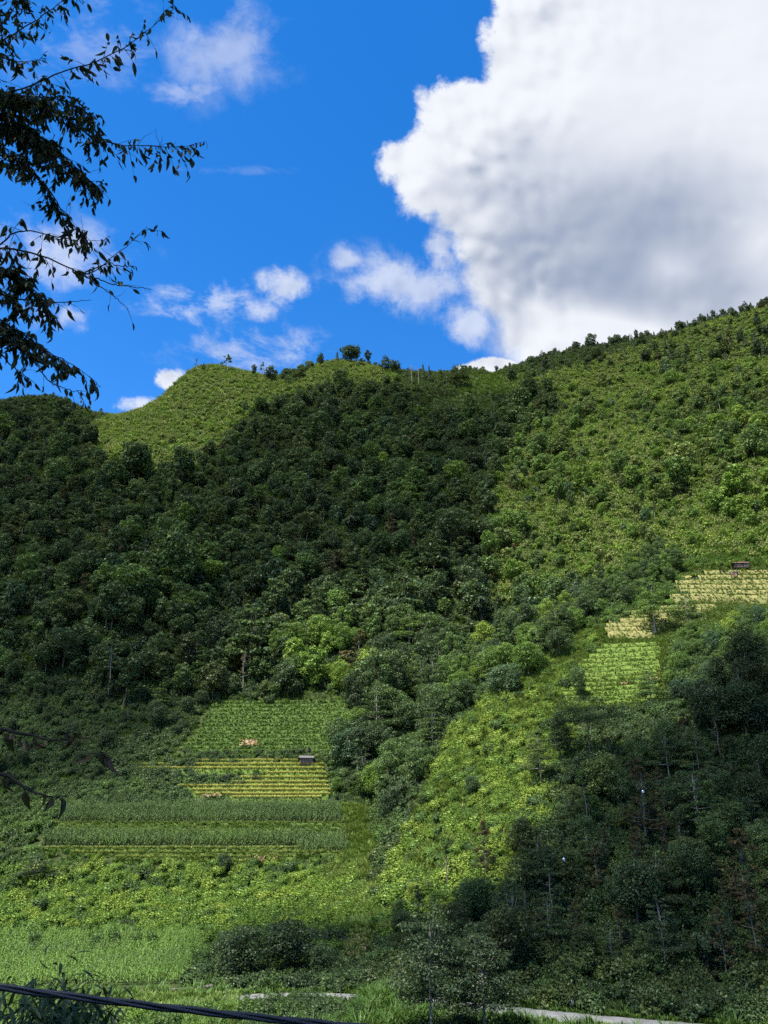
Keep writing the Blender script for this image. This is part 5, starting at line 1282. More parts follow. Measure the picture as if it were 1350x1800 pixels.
# rough growth between rice and green terraces, and in the middle of the rice
P = np.concatenate([scatter([(240,1345),(560,1344),(600,1332),(600,1322),(330,1324)], 1.5, 64), scatter([(305,1384),(300,1366),(455,1362),(465,1372),(400,1388)], 1.4, 65), scatter([(98,1414),(335,1410),(345,1402),(225,1352),(100,1390)], 1.6, 66), scatter([(612,1300),(640,1235),(690,1400),(600,1420),(575,1345)], 1.6, 67)]); n = len(P); r = np.random.default_rng(66)
addB(P, r.choice(NM, n), .38 + .32 * r.random(n), .34 + r.normal(size=n) * .1, 'rice edge')
# shaded hillside
P, px, py, d, r = jgrid(0, 140, 76, 190, 1.9, 68)
k = (px > 640) & (px < 1650) & (py > 1060) & (py < 1840) & (~infield(px, py)) & (~inside(SPUR, px, py)) & visible(P, 1.5) & (P[:, 1] > np.interp(P[:, 0], RP[::-1, 0], RP[::-1, 1]) + 3.0) & ~((px < 860) & (py > 1752)); P, px, py = P[k], px[k], py[k]; n = len(P)
f = fbm(P[:, 0] / 8, P[:, 1] / 8, 94, 3)
kdm = r.choice(NM, n); kdm = np.where((kdm != 'nmound2') & (r.random(n) < np.where(py > 1500, .75, .3)), np.char.add('o', kdm), kdm)
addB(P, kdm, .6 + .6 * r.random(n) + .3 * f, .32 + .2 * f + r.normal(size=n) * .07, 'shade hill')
P, px, py, d, r = jgrid(40, 135, 170, 262, 2.0, 69)
k = (px > 1150) & (px < 1650) & (py > 985) & (py < 1200) & (~infield(px, py)) & visible(P, 1.5) ; P, px, py = P[k], px[k], py[k]; n = len(P)
addB(P, r.choice(NM, n), .5 + .5 * r.random(n), .56 + .2 * fbm(P[:, 0] / 8, P[:, 1] / 8, 95, 3), 'terrace edge')
# gully floor and banks
P, px, py, d, r = jgrid(-70, 80, 100, 275, 2.0, 70)
k = (inside(GUL, px, py) | inside([(640,1420),(720,1480),(700,1760),(560,1740),(590,1640),(690,1560)], px, py)) & (~infield(px, py)) & (~inside(SPUR, px, py)) & visible(P, 1.5); P, px, py = P[k], px[k], py[k]; n = len(P)
addB(P, r.choice(NM, n), .5 + .6 * r.random(n), .46 + .25 * fbm(P[:, 0] / 10, P[:, 1] / 10, 96, 3) - .12 * (py > 1640), 'gully')
# lower strip in front of the field wall and the road
P = np.concatenate([scatter([(-240,1752),(250,1756),(380,1762),(430,1756),(640,1756),(640,1840),(-240,1840)], 1.3, 71), scatter([(640,1752),(760,1766),(870,1776),(1000,1792),(1000,1850),(640,1850)], 1.4, 72)])
P = P[np.abs(P[:, 1] - np.interp(P[:, 0], RP[::-1, 0], RP[::-1, 1])) > 2.6]; px, py, d = project(P); n = len(P); r = np.random.default_rng(72)
keep = (px < 850) & (r.random(n) < np.where(px < 420, .35, .8)) & (P[:, 1] < np.interp(P[:, 0], RP[::-1, 0], RP[::-1, 1])) ; P, px = P[keep], px[keep]; n = len(P)
addB(P, r.choice(NM, n), .35 + .35 * r.random(n), np.where(px < 420, .62, .30) + r.normal(size=n) * .1, 'road foot')
# crest of the spur, the strip under the field trees, the far side of the road
P, px, py, d, r = jgrid(40, 110, 190, 280, 2.2, 75)
CREST = [(985,1095),(1062,1020),(1190,985),(1200,1052),(1120,1085),(1060,1112)]
k = inside(CREST, px, py) & (P[:, 1] > 215); P, px, py = P[k], px[k], py[k]; n = len(P)
addB(P, r.choice(NM, n), .5 + .6 * r.random(n), .58 + .2 * r.normal(size=n) * .5, 'terrace edge')
P = np.concatenate([scatter([(330,1735),(345,1690),(420,1660),(600,1660),(660,1700),(660,1748),(430,1748)], 1.5, 76), scatter([(740,1770),(760,1735),(900,1745),(1100,1765),(1350,1785),(1350,1800),(1150,1790),(870,1768)], 1.5, 77)])
P = P[np.abs(P[:, 1] - np.interp(P[:, 0], RP[::-1, 0], RP[::-1, 1])) > 3.4]; px, py, d = project(P); P = P[~inside(FIELDS[5], px, py)]; n = len(P); r = np.random.default_rng(77)
addB(P, r.choice(NM, n), .4 + .5 * r.random(n), .32 + r.normal(size=n) * .1, 'road foot')
# understorey and scrub of the mountain
P, px, py, d, r = jgrid(-415, 415, 240, 690, 2.8, 73)
k = (px > -400) & (px < 1720) & (py < 1240) & (py > 500) & (~infield(px, py)) & (~inside(SPUR, px, py)) & visible(P, 3.0) & (~inside(SADDLE, px, py)) & ~((px > 900) & (P[:, 1] < 252)); P, px, py = P[k], px[k], py[k]; n = len(P)
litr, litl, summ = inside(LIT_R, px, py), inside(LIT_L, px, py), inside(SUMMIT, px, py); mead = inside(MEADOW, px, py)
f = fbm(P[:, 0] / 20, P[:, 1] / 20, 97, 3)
tint = .20 + .2 * f; tint = np.where(litr, .84 + .2 * f, tint); tint = np.where(litl | summ, .86 + .18 * f, tint); tint = np.where(mead, .55 + .1 * f, tint)  # understorey tint follows the lit slopes: sun put into leaf colour
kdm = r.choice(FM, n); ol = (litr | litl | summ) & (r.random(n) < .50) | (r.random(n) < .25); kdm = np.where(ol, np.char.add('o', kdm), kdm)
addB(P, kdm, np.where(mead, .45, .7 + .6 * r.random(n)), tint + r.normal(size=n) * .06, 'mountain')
P, S_, TI, KD, RG = np.concatenate(B['P']), np.concatenate(B['s']), np.concatenate(B['tint']), np.array(B['kd']), np.array(B['reg'])
S_ = np.maximum(S_, .25)
P[:, 2] -= .08; px, py, d = project(P)
HAND_B = [(165,1668,.5,'rounded shrub standing in the maize, the first from the left edge'),(200,1664,.45,'pale rounded shrub in the maize next to the first'),(240,1668,.5,'rounded shrub in the maize, darker and third along'),(267,1668,.48,'rounded shrub in the maize at the end of the short row'),
          (1290,1000,.3,'low dark shrub under the eave of the red-roofed hut'),(60,1668,.35,'small shrub at the near edge of the maize'),(345,1700,.5,'shrub at the right end of the maize field')]
for x, y, t, lab in HAND_B:
    Q = cast(x, y)[0][0]; individual('bush', 'nmound1', Q - np.array([0, 0, .1]), random.random() * 6, (.62, .62, 1.05), t, lab, 'bush')
size = S_ / d * np.where((px < -20) | (px > 1370) | (py > 1815), 0, 1); order = np.argsort(-size); N_IND = 290 - len(HAND_B)
BN = {'spur': 'on the lime green spur face', 'belt': 'in the bush belt below the maize terraces', 'left scrub': 'in the shaded scrub left of the terraces', 'rice edge': 'beside the ripening rice', 'shade hill': 'on the shaded hillside above the road', 'terrace edge': 'right of the straw terraces', 'gully': 'in the gully', 'road foot': 'in front of the road', 'mountain': 'on the mountain'}
sel = order[:N_IND]
for i, lab in zip(sel, landmark_labels(sel, px, py, [f'{tone(TI[i])} leafy bush' for i in sel])):
    individual('bush', KD[i], P[i], random.random() * 6.28, S_[i], TI[i], lab, 'bush', f'bushes {BN[RG[i]]}')
rest = order[N_IND:]; kl = sorted(set(KD[rest])); ki = {k: j for j, k in enumerate(kl)}; n = len(rest)
# slope-following tilt
ex = (H(P[rest, 0] + 1.5, P[rest, 1]) - H(P[rest, 0] - 1.5, P[rest, 1])) / 3; ey = (H(P[rest, 0], P[rest, 1] + 1.5) - H(P[rest, 0], P[rest, 1] - 1.5)) / 3
rot = np.stack([np.arctan(ey) * .5, -np.arctan(ex) * .5, np.zeros(n)], 1)
sc = S_[rest][:, None] * np.stack([.8 + .4 * r.random(n), .85 + .4 * r.random(n), .75 + .5 * r.random(n)], 1)
mass('undergrowth', P[rest], kl, [ki[k] for k in KD[rest]], rot, sc, TI[rest])
# grasses
def grass_patch(name, P, kinds, s, tint, seed):
    r = np.random.default_rng(seed); n = len(P); rot = np.zeros((n, 3)); rot[:, 2] = r.random(n) * 6.28; rot[:, :2] = r.normal(size=(n, 2)) * .12
    sc = s * (.65 + .7 * r.random(n)); mass(name, P, kinds, r.integers(0, len(kinds), n), rot, np.stack([sc] * 3, 1), np.clip(tint + .2 * fbm(P[:, 0] / 5, P[:, 1] / 5, seed, 3) + r.normal(size=n) * .07, 0, 1))
grass_patch('tall_grass', np.concatenate([scatter(GRASSY, .62, 81), scatter([(700,1500),(790,1300),(862,1232),(890,1250),(820,1330),(760,1450),(740,1560)], .8, 82)]), RE, .8, .82, 81)
grass_patch('grass', np.concatenate([scatter([(-240,1745),(250,1752),(420,1752),(420,1840),(-240,1840)], .5, 83), scatter([(330,1745),(360,1640),(300,1640),(-240,1642),(-240,1652),(340,1652)], .7, 84)]), GR, .8, .74, 83)
grass_patch('tall_grass', scatter([(636,1762),(690,1756),(740,1770),(740,1840),(630,1840)], .55, 85), RE, .95, .36, 85)
Pv = scatter([(860,1776),(1000,1792),(1150,1806),(1350,1826),(1350,1850),(870,1850)], .5, 86); Pv2 = scatter([(780,1756),(870,1767),(1010,1780),(1150,1795),(1350,1812),(1350,1800),(1150,1784),(1010,1772),(870,1760)], .45, 87); Pv = np.concatenate([Pv, Pv2])
rv = np.random.default_rng(9); iv = rv.integers(0, 70, 5200); ov = rv.choice([-1, 1], 5200) * rv.uniform(2.0, 8.5, 5200); Pv = np.stack([RP[iv, 0] + rv.uniform(-1, 1, 5200), RP[iv, 1] + ov, np.zeros(5200)], 1); Pv[:, 2] = np.maximum(H(Pv[:, 0], Pv[:, 1]), RP[iv, 2] - .05 - .30 * np.maximum(np.abs(ov) - 3, 0)) - .03
Pv = Pv[np.abs(Pv[:, 1] - np.interp(Pv[:, 0], RP[::-1, 0], RP[::-1, 1])) > 2.05]; grass_patch('verge_grass', Pv, GR, .55, .5, 86)
grass_patch('tall_grass', scatter(SPUR, .85, 93), RE, .62, .86, 93)
grass_patch('tall_grass', np.concatenate([scatter(FIELDS[3], .8, 91), scatter(FIELDS[4], 1.0, 92)]), GR, 1.0, .84, 91)
grass_patch('saddle_grass', scatter([(800,690),(800,664),(925,658),(915,700)], 2.2, 88), RE, 1.0, .55, 88)
# low growth that closes the gaps everywhere
P, px, py, d, r = jgrid(-190, 165, 74, 262, 1.25, 94)
k = (px > -300) & (px < 1650) & (py < 1850) & visible(P, .8) & (np.abs(P[:, 1] - np.interp(P[:, 0], RP[::-1, 0], RP[::-1, 1])) > 2.3) & ~inside(FIELDS[5], px, py)
for f in ([(96,1452),(608,1452),(600,1408),(310,1340),(98,1410)], [(60,1492),(618,1492),(612,1464),(60,1464)], [(320,1330),(600,1330),(612,1238),(384,1238)], [(1066,1124),(1180,1124),(1262,1070),(1360,1066),(1360,1006),(1190,1006)], [(975,1244),(1170,1244),(1162,1138),(1060,1138)], FIELDS[1]): k &= ~inside(f, px, py)
P, px, py = P[k], px[k], py[k]
gt = np.where((px > 640) & (px < 1500) & ~inside(SPUR, px, py) & (py > 1250), .30, .48)
grass_patch('ground_cover', P, RE, .62, gt, 94)
P, px, py, d, r = jgrid(-415, 415, 245, 690, 2.3, 95)
k = (px > -300) & (px < 1650) & (py < 1240) & (py > 500) & visible(P, 1.5); P, px, py = P[k], px[k], py[k]
gt = np.where(inside(LIT_R, px, py) | inside(LIT_L, px, py) | inside(SUMMIT, px, py), .56, .28); gt = np.where(inside(MEADOW, px, py), .58, gt)  # grass tint also raised inside the sunlit patches
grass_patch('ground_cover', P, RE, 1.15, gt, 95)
# plants with large leaves near the red-roofed hut
def big_leaf_plant(p, h, nleaf, name, label, tint, seed):
    rg = np.random.default_rng(seed); root = bpy.data.objects.new(name, None); COL.objects.link(root); root.location = p; root['label'] = label; root['category'] = 'banana plant'
    obj('stem', new_mesh('stem', *tube([(0, 0, -.3), (0, 0, h * .3), (.05, 0, h * .62)], [.16, .13, .08], 7), M_BANK, True), root)
    t = np.linspace(0, 1, 7); L = h * .75; W = .26 * np.sin(np.pi * np.clip(t * .92 + .06, 0, 1)) ** .7; X_ = L * (t - .28 * t ** 3); Z_ = L * (.62 * t - .72 * t ** 2.2)
    V = []; 
    for a, z, w in zip(X_, Z_, W): V += [(a, -w, z + .05), (a, 0, z), (a, w, z + .05)]
    me = new_mesh('leaf', V, grid_faces(3, 7), M_LEAF)
    for i in range(nleaf):
        q = obj('leaf', me, root, (.04, 0, h * (.5 + .12 * rg.random()))); q.rotation_euler = (0, -.5 * rg.random() + .1, i * 2.399); q['tint'] = float(tint + .1 * rg.random())
for i, (x, y, h, t, lab) in enumerate([(1288,1006,4.2,.62,'broad-leaved banana plant at the left wall of the red-roofed hut'),(1265,1010,4.6,.5,'upright banana plant further left of the red-roofed hut'),(1222,1022,2.4,.6,'small banana plant on the straw terrace edge')]):
    big_leaf_plant(cast(x, y)[0][0] + np.array([0, .5, .6]), h, 8, 'banana_plant', lab, t, i)
# ------------------------------------------------------------------ the tree at the camera's left: trunk outside the view, boughs reaching in
def ovate(L, W, nseg=5, curl=.18, fold=.12):
    t = np.linspace(0, 1, nseg + 1); w = W * .5 * np.sin(pi * t ** .8) ** .9; w[-1] = 0.0; w[0] = .002
    V = []
    for a, ww in zip(t, w):
        z = -curl * L * a ** 2
        V += [(a * L, -ww, z + fold * ww * 2), (a * L, 0, z), (a * L, ww, z + fold * ww * 2)]
    return np.array(V), grid_faces(3, nseg + 1)
def near_leaf_material(name, ramp):
    m = leaf_material(name, ramp, .45, .22, .0); return m
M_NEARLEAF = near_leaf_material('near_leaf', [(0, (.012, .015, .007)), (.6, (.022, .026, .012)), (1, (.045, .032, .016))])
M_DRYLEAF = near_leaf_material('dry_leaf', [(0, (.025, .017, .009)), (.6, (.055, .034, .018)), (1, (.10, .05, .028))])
M_TWIG = bark_material('twig_bark', (.018, .014, .011), (.045, .036, .028))
LEAFV = [ovate(.085, .030), ovate(.075, .030, 5, .32, .25), ovate(.065, .026, 5, -.1, .3), ovate(.095, .030, 5, .45, .1)]
LEAFM = [new_mesh('leaf', *l, M_NEARLEAF) for l in LEAFV]
DRYM = [new_mesh('leaf', *l, M_DRYLEAF) for l in (ovate(.10, .042, 5, .5, .4), ovate(.085, .035, 5, .9, .5))]
ot = bpy.data.objects.new('overhanging_tree', None); COL.objects.link(ot); ot['label'] = 'dark overhanging tree boughs with drooping leaves at the upper left, close to the viewer'; ot['category'] = 'tree'
BASE = np.array([-4.6, 5.2, H(-4.6, 5.2) - .3]); ot.location = BASE
tz = np.linspace(0, 9.5, 9); tp = np.stack([.25 * np.sin(tz * .5) - .02 * tz, .2 * np.cos(tz * .7) - .2, tz], 1)
obj('trunk', new_mesh('trunk', *tube(tp, np.linspace(.21, .07, 9), 10), M_BARK, True), ot)
def trunk_at(z):
    z = z - BASE[2]; return BASE + np.array([np.interp(z, tz, tp[:, 0]), np.interp(z, tz, tp[:, 1]), z])
rg = np.random.default_rng(17)
BR = [  # (pixel polyline, distance at start and end, twig density per m, side-twig length, leaves per twig, start of leaves 0..1)
 ([(-60,95),(0,74),(58,39),(97,12),(130,-12)], 5.4, 5.0, 9, .16, 5, .1),
 ([(-60,175),(0,165),(50,155),(82,136),(124,120),(167,111),(218,85),(249,62),(280,39),(307,14)], 5.2, 4.8, 8, .15, 4, .05),
 ([(-60,170),(0,176),(60,178),(110,205),(150,232),(172,246),(210,255),(265,257),(311,260),(335,256)], 5.3, 4.9, 9, .16, 5, 0),
 ([(-60,210),(0,215),(60,235),(110,270),(145,305),(172,328)], 5.5, 5.2, 17, .17, 6, 0),
 ([(-60,150),(0,165),(70,170),(120,178),(160,205),(170,235)], 5.3, 5.1, 17, .16, 6, 0),
 ([(-60,235),(0,225),(40,240),(80,262),(100,290)], 5.2, 5.0, 17, .15, 6, 0),
 ([(-60,280),(0,270),(50,290),(85,330),(110,370),(135,405),(150,412)], 5.4, 5.1, 11, .13, 5, .25),
 ([(-60,440),(0,432),(16,415),(40,404),(82,411),(110,420),(187,424)], 5.0, 4.9, 5, .16, 4, .2),
 ([(-60,430),(0,436),(40,440),(78,450),(120,472),(156,486),(185,462),(218,435),(262,401)], 5.1, 4.9, 6, .13, 4, .1),
 ([(156,486),(165,498),(195,516),(224,542)], 4.95, 4.9, 1.5, .08, 1, .2),
 ([(156,486),(200,500),(235,504),(266,508)], 4.95, 4.85, 1, .08, 1, .4),
 ([(150,478),(190,462),(215,468),(238,468)], 5.0, 4.9, 3, .05, 2, .4),
 ([(-60,465),(0,470),(40,487),(70,520),(88,560)], 5.2, 5.0, 11, .13, 5, .1),
 ([(-60,500),(0,518),(60,530),(110,532),(160,527)], 5.3, 5.1, 2.5, .12, 1, .3),
 ([(-60,545),(0,560),(32,585),(62,602),(93,622),(124,638),(170,672)], 5.2, 4.9, 11, .10, 5, .05),
 ([(-60,600),(0,622),(30,650),(62,674)], 5.1, 5.0, 4, .1, 3, .1),
 ([(62,640),(88,672),(110,682),(142,690)], 5.0, 4.95, 2.5, .1, 2, .1),
 ([(-60,20),(0,30),(20,20),(40,-5)], 5.5, 5.4, 16, .16, 6, 0),
 ([(-60,180),(-10,190),(30,205),(62,240)], 5.1, 4.9, 22, .14, 6, 0),
 ([(-60,160),(-10,160),(40,168),(90,190)], 4.9, 4.8, 20, .14, 6, 0),
 ([(-60,240),(-10,250),(22,268),(40,300)], 5.0, 4.9, 18, .12, 5, 0),
 ([(-60,455),(-10,465),(24,480),(50,500)], 5.2, 5.1, 20, .11, 5, 0),
 ([(-60,490),(-5,505),(25,525),(40,550)], 5.1, 5.0, 16, .11, 5, 0),
 ([(-60,560),(-5,570),(25,590),(52,620)], 5.0, 4.9, 18, .10, 5, 0),
 ([(-60,80),(0,100),(40,110),(75,105)], 5.3, 5.2, 12, .12, 5, 0),
]
tot_leaves = []
def wpath(pix, Y0, Y1, n=26):
    W = np.array([unproject(x, y, Y0 + (Y1 - Y0) * i / (len(pix) - 1)) for i, (x, y) in enumerate(pix)])
    t = np.linspace(0, len(pix) - 1, n); P = np.stack([np.interp(t, np.arange(len(pix)), W[:, j]) for j in range(3)], 1)
    for _ in range(2): P[1:-1] = .25 * P[:-2] + .5 * P[1:-1] + .25 * P[2:]
    P[1:-1] += rg.normal(size=(n - 2, 3)) * .004
    return P
def add_branch(pix, Y0, Y1, dens, tl, lpt, s0, joined):
    P = wpath(pix, Y0, Y1); mb = MB(); r0 = .009 if joined else .005
    if joined:
        a = trunk_at(P[0, 2] + .35); Q = np.concatenate([bezier(a, (a + P[0]) / 2 + np.array([0, 0, -.05]), P[0], 8)[:-1], P]); mb.add(*tube(Q - BASE, np.concatenate([np.linspace(.028, r0, 7), np.linspace(r0, .0016, len(P))]), 6))
    else: mb.add(*tube(P - BASE, np.linspace(r0, .0022, len(P)), 5))
    seg = np.linalg.norm(np.diff(P, axis=0), axis=1); Ltot = seg.sum(); cum = np.concatenate([[0], np.cumsum(seg)])
    for _ in range(int(dens * Ltot * (1 - s0) * 4.2) + 1):
        s = Ltot * (s0 + (1 - s0) * rg.random()); o = np.array([np.interp(s, cum, P[:, j]) for j in range(3)])
        k = min(int(np.searchsorted(cum, s)), len(P) - 2); tan_ = unit((P[k + 1] - P[k])[None])[0]
        dirv = unit((tan_ * (.5 + .5 * rg.random()) + rg.normal(size=3) * .55 + np.array([0, 0, -.25]))[None])[0]; L = tl * (.4 + .9 * rg.random())
        e = o + dirv * L + np.array([0, 0, -.25 * L]); m = (o + e) / 2 + np.array([0, 0, .06 * L]); B_ = bezier(o, m, e, 6)
        mb.add(*tube(B_ - BASE, np.linspace(.0026, .0011, 6), 4))
        for j in range(max(1, int(lpt * (.5 + rg.random())))):
            f = .25 + .75 * rg.random() if j else 1.0; p = np.array([np.interp(f * 5, np.arange(6), B_[:, q]) for q in range(3)])
            tot_leaves.append((p, dirv))
    for f in np.linspace(.75, 1.0, 3):
        if lpt > 1: tot_leaves.append((P[int(f * (len(P) - 1))], tan_))
    # bare twiglets
    for _ in range(int(Ltot * 3)):
        s = Ltot * (s0 + (1 - s0) * rg.random()); o = np.array([np.interp(s, cum, P[:, j]) for j in range(3)]); dv = unit((rg.normal(size=3) + np.array([.6, 0, .2]))[None])[0] * (.06 + .16 * rg.random())
        mb.add(*tube(np.array([o, o + dv * .5 + rg.normal(size=3) * .01, o + dv]) - BASE, [.002, .0015, .0008], 4))
    obj('branch', mb.mesh('branch', M_TWIG, True), ot)
for b in BR:
    add_branch(*b, joined=b[0][0][0] < -50)
def leaf_frame(d, rgn):
    """matrix whose x axis hangs down and outward"""
    x = unit((np.array([0, 0, -1.0]) * (.75 + .5 * rgn.random()) + d * .55 + rgn.normal(size=3) * .32)[None])[0]; up = unit(rgn.normal(size=3)[None])[0]; y = np.cross(up, x); y /= np.linalg.norm(y); z = np.cross(x, y)
    return np.stack([x, y, z], 1)
order = rg.permutation(len(tot_leaves)); F_V, F_F, nv = [], [], 0
for c, i in enumerate(order):
    p, d = tot_leaves[i]; M = leaf_frame(d, rg); s = .62 + .5 * rg.random(); q = int(rg.integers(0, 4))
    if c < 296:
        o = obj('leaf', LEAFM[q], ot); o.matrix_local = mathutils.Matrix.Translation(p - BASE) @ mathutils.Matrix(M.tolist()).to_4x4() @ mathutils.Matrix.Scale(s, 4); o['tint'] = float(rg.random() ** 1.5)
    else:
        V, F = LEAFV[q]; F_V.append((V * s) @ M.T + p - BASE); F_F.append(F + nv); nv += len(V)
# the crown above and outside the view, which shades these boughs
rc = np.random.default_rng(23); lb = [(rc.normal() * 1.5 - .6, rc.normal() * 1.4 - .2, 7.6 + 2.2 * rc.random(), .9 + .5 * rc.random(), .6) for _ in range(16)]
cv, cf = lobes_to_leaves(lb, 5200, .16, rc, .3, .4, .3); px_, py_, d_ = project(cv.reshape(-1, 4, 3).mean(1) + BASE); kq = (py_ < -60) | (px_ < -120) | (cv.reshape(-1, 4, 3).mean(1)[:, 1] + BASE[1] < .5)
cv = cv.reshape(-1, 4, 3)[kq].reshape(-1, 3); cf = np.arange(len(cv)).reshape(-1, 4)
fol = obj('foliage', new_mesh('foliage', np.concatenate(F_V), np.concatenate(F_F), M_NEARLEAF), ot); fol['kind'] = 'stuff'; fol['tint'] = .4
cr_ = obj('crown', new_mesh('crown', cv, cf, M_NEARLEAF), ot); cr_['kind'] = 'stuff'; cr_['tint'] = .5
mb = MB()
for l in lb[::2]: mb.add(*tube(bezier(tp[6], (tp[7] + np.array(l[:3])) / 2, np.array(l[:3]), 6), np.linspace(.05, .012, 6), 5))
obj('limbs', mb.mesh('limbs', M_BARK, True), ot)
# a low bough with withered leaves hanging into the lower left
lo_ = [([(-70,1270),(0,1283),(60,1293),(100,1302),(132,1310)], 5.0, 4.8, [(10,1290,0),(22,1288,1),(34,1296,0),(46,1300,0),(62,1296,1),(80,1300,1)]), ([(86,1300),(108,1288),(122,1284)], 4.9, 4.8, [(120,1284,0),(128,1288,0),(135,1290,0)]),
       ([(60,1294),(120,1312),(160,1325),(188,1326)], 4.9, 4.75, [(160,1322,1),(176,1320,0),(190,1326,0),(196,1330,0)]), ([(-70,1345),(0,1358),(30,1374),(60,1394),(90,1402),(118,1400)], 5.0, 4.8, [(8,1364,0),(44,1390,1),(75,1398,1),(92,1400,0),(106,1402,0)])]
for pix, Y0, Y1, lv_ in lo_:
    P = wpath(pix, Y0, Y1, 14); mb = MB(); j = pix[0][0] < -50
    if j:
        a = trunk_at(P[0, 2] + .1); Q = np.concatenate([bezier(a, (a + P[0]) / 2 + np.array([0, 0, -.05]), P[0], 8)[:-1], P]); mb.add(*tube(Q - BASE, np.linspace(.022, .002, len(Q)), 5))
    else: mb.add(*tube(P - BASE, np.linspace(.003, .0015, len(P)), 4))
    obj('branch', mb.mesh('branch', M_TWIG, True), ot)
    for x, y, q in lv_:
        p = np.array(unproject(x, y, Y0 + (Y1 - Y0) * .7)); M = leaf_frame(np.array([.6, 0, 0]), rg)
        o = obj('leaf', DRYM[q], ot); o.matrix_local = mathutils.Matrix.Translation(p - BASE) @ mathutils.Matrix(M.tolist()).to_4x4() @ mathutils.Matrix.Scale(.9 + .3 * rg.random(), 4); o['tint'] = float(rg.random()); o['label'] = 'withered brown curled leaf'

# ------------------------------------------------------------------ twisted service cable across the lower left, with its poles outside the view
def m_plain(name, c, rough, spec=.5):
    m, nt, b = mat_new(name); b.inputs['Base Color'].default_value = (*c, 1); b.inputs['Roughness'].default_value = rough; b.inputs['Specular IOR Level'].default_value = spec; return m
M_CABLE = m_plain('black_cable', (.012, .012, .015), .42)
cab = bpy.data.objects.new('overhead_cable', None); COL.objects.link(cab); cab['label'] = 'twisted black service cable sagging close across the lower left'; cab['category'] = 'cable'
ca = np.array(unproject(-40, 1734, 4.3)); cb = np.array(unproject(300, 1772, 4.45)); cc = np.array(unproject(600, 1803, 4.6))
d0 = (cb - ca) / (cb[0] - ca[0]); d1 = (cc - cb) / (cc[0] - cb[0])
xs = np.linspace(-9.0, 7.5, 420); sl = np.interp(xs, [ca[0], cb[0], cc[0]], [0, 0, 0])
yy = cb[1] + (xs - cb[0]) * .16
def zc(x): 
    A = np.array([[p[0] ** 2, p[0], 1] for p in (ca, cb, cc)]); q = np.linalg.solve(A, [p[2] for p in (ca, cb, cc)])
    s_ = (cc[2] - ca[2]) / (cc[0] - ca[0]); mid = cb[2] + s_ * (x - cb[0]); bend = .010 * (x - cb[0]) ** 2
    return mid + bend
path = np.stack([xs, yy, zc(xs)], 1)
for k_ in range(3):
    ph = xs * 7.5 + k_ * 2.094; off = np.stack([np.zeros_like(xs), np.cos(ph) * .0095, np.sin(ph) * .0095], 1)
    obj('strand', new_mesh('strand', *tube(path + off, .0088, 8), M_CABLE, True), cab)
for e, lab in ((0, 'grey service pole carrying the uphill end of the cable'), (-1, 'grey service pole carrying the downhill end of the cable')):
    p = path[e]; g = float(H(p[0], p[1])); root = bpy.data.objects.new('service_pole', None); COL.objects.link(root); root.location = (p[0], p[1] + .15, g); root['label'] = lab; root['category'] = 'pole'
    hh = p[2] - g + .5; obj('pole', new_mesh('pole', *tube([(0, 0, -.5), (0, 0, hh)], [.12, .09], 10), M_POLE, True), root); mb = MB(); mb.box((0, -.12, hh - .5), (.06, .12, .06)); obj('bracket', mb.mesh('bracket', M_STEEL), root)

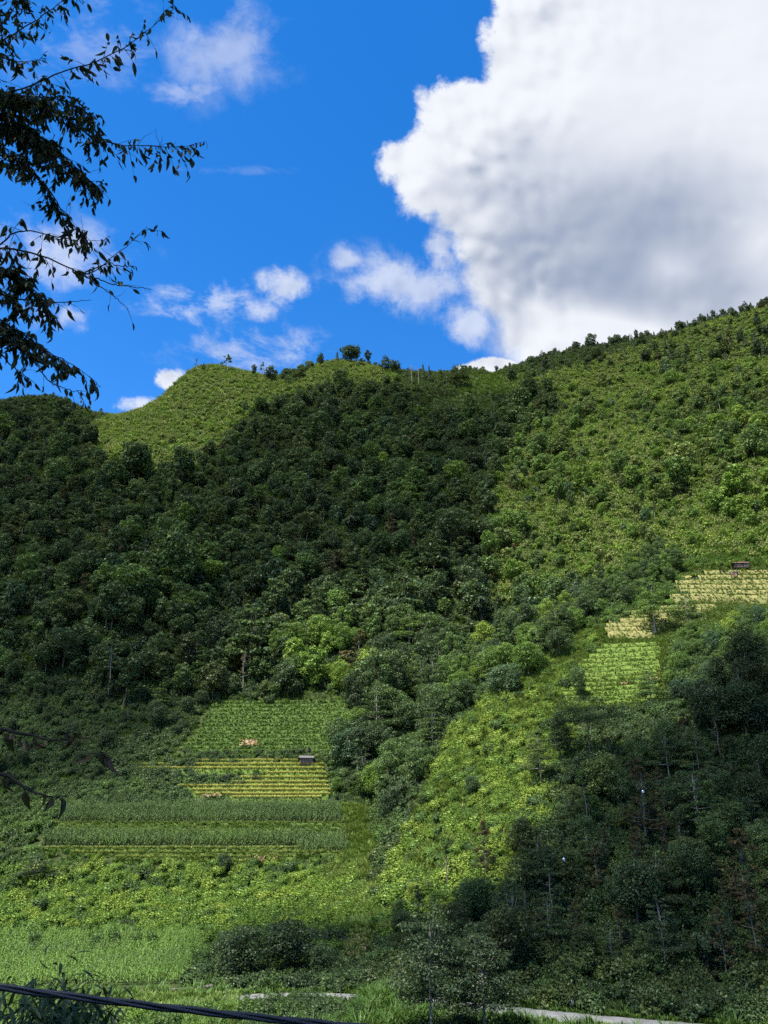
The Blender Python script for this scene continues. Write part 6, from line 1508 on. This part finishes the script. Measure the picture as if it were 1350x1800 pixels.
# ------------------------------------------------------------------ long-leaved bush just below the cable
lbz = bpy.data.objects.new('long_leaved_bush', None); COL.objects.link(lbz); bp_ = np.array([-4.2, 10.5, 0.0]); bp_[2] = H(bp_[0], bp_[1]); lbz.location = bp_; lbz['label'] = 'dark green bush with long pointed leaves just below the cable'; lbz['category'] = 'bush'
t = np.linspace(0, 1, 6); L = .24; W = .024 * np.sin(pi * np.clip(t, .02, .98)) ** .7
V = []
for a, w in zip(t, W): V += [(a * L, -w, -.35 * L * a ** 2 + w * .3), (a * L, 0, -.35 * L * a ** 2), (a * L, w, -.35 * L * a ** 2 + w * .3)]
M_LONG = leaf_material('long_leaf', [(0, (.012, .028, .016)), (.6, (.030, .060, .026)), (1, (.065, .10, .040))], .45, .2, 0)
LM = new_mesh('leaf', V, grid_faces(3, 6), M_LONG); rl = np.random.default_rng(31)
ctr = np.array(unproject(92, 1800, 10.3)); top = np.array(unproject(92, 1738, 10.3))
st = MB(); leaves = []
for i in range(34):
    px_ = rl.uniform(-40, 168); lim = np.interp(px_, [-40, 20, 60, 150, 168], [1800, 1768, 1742, 1728, 1775]); py_ = lim + rl.random() ** 1.2 * 90
    tip = np.array(unproject(px_, py_, 10.3 + rl.normal() * .45)); mid = (bp_ + tip) / 2 + np.array([0, 0, .1]); st.add(*tube(bezier(bp_ + rl.normal(size=3) * np.array([.25, .2, 0]), mid, tip, 6) - bp_, np.linspace(.014, .005, 6), 5))
    for j in range(8):
        leaves.append(tip + rl.normal(size=3) * np.array([.10, .15, .10]) - np.array([0, 0, .05 + .10 * rl.random()]))
obj('stem', st.mesh('stem', M_BANK, True), lbz)
bush_V, bush_F, bn = [], [], 0
for q_, p in enumerate(leaves + [l + rl.normal(size=3) * np.array([.16, .2, .14]) for l in leaves for _ in range(3)]):
    x = unit((rl.normal(size=3) * np.array([.8, .8, .25]) + np.array([0, -.15, -.25]))[None])[0]; y = unit(np.cross(np.array([0, 0, 1.]) + rl.normal(size=3) * .25, x)[None])[0]; M = np.stack([x, y, np.cross(x, y)], 1)
    if q_ >= 270:
        bush_V.append((np.array(V) * (.55 + .5 * rl.random())) @ M.T + p - bp_); bush_F.append(grid_faces(3, 6) + bn); bn += len(V); continue
    o = obj('leaf', LM, lbz); o.matrix_local = mathutils.Matrix.Translation(p - bp_) @ mathutils.Matrix(M.tolist()).to_4x4() @ mathutils.Matrix.Scale(.55 + .55 * rl.random(), 4); o['tint'] = float(rl.random())
o = obj('foliage', new_mesh('foliage', np.concatenate(bush_V), np.concatenate(bush_F), M_LONG), lbz); o['kind'] = 'stuff'; o['tint'] = .35
print('triangles in meshes', sum(len(m.loops) - 2 * len(m.polygons) for m in bpy.data.meshes), 'objects', len(bpy.data.objects))
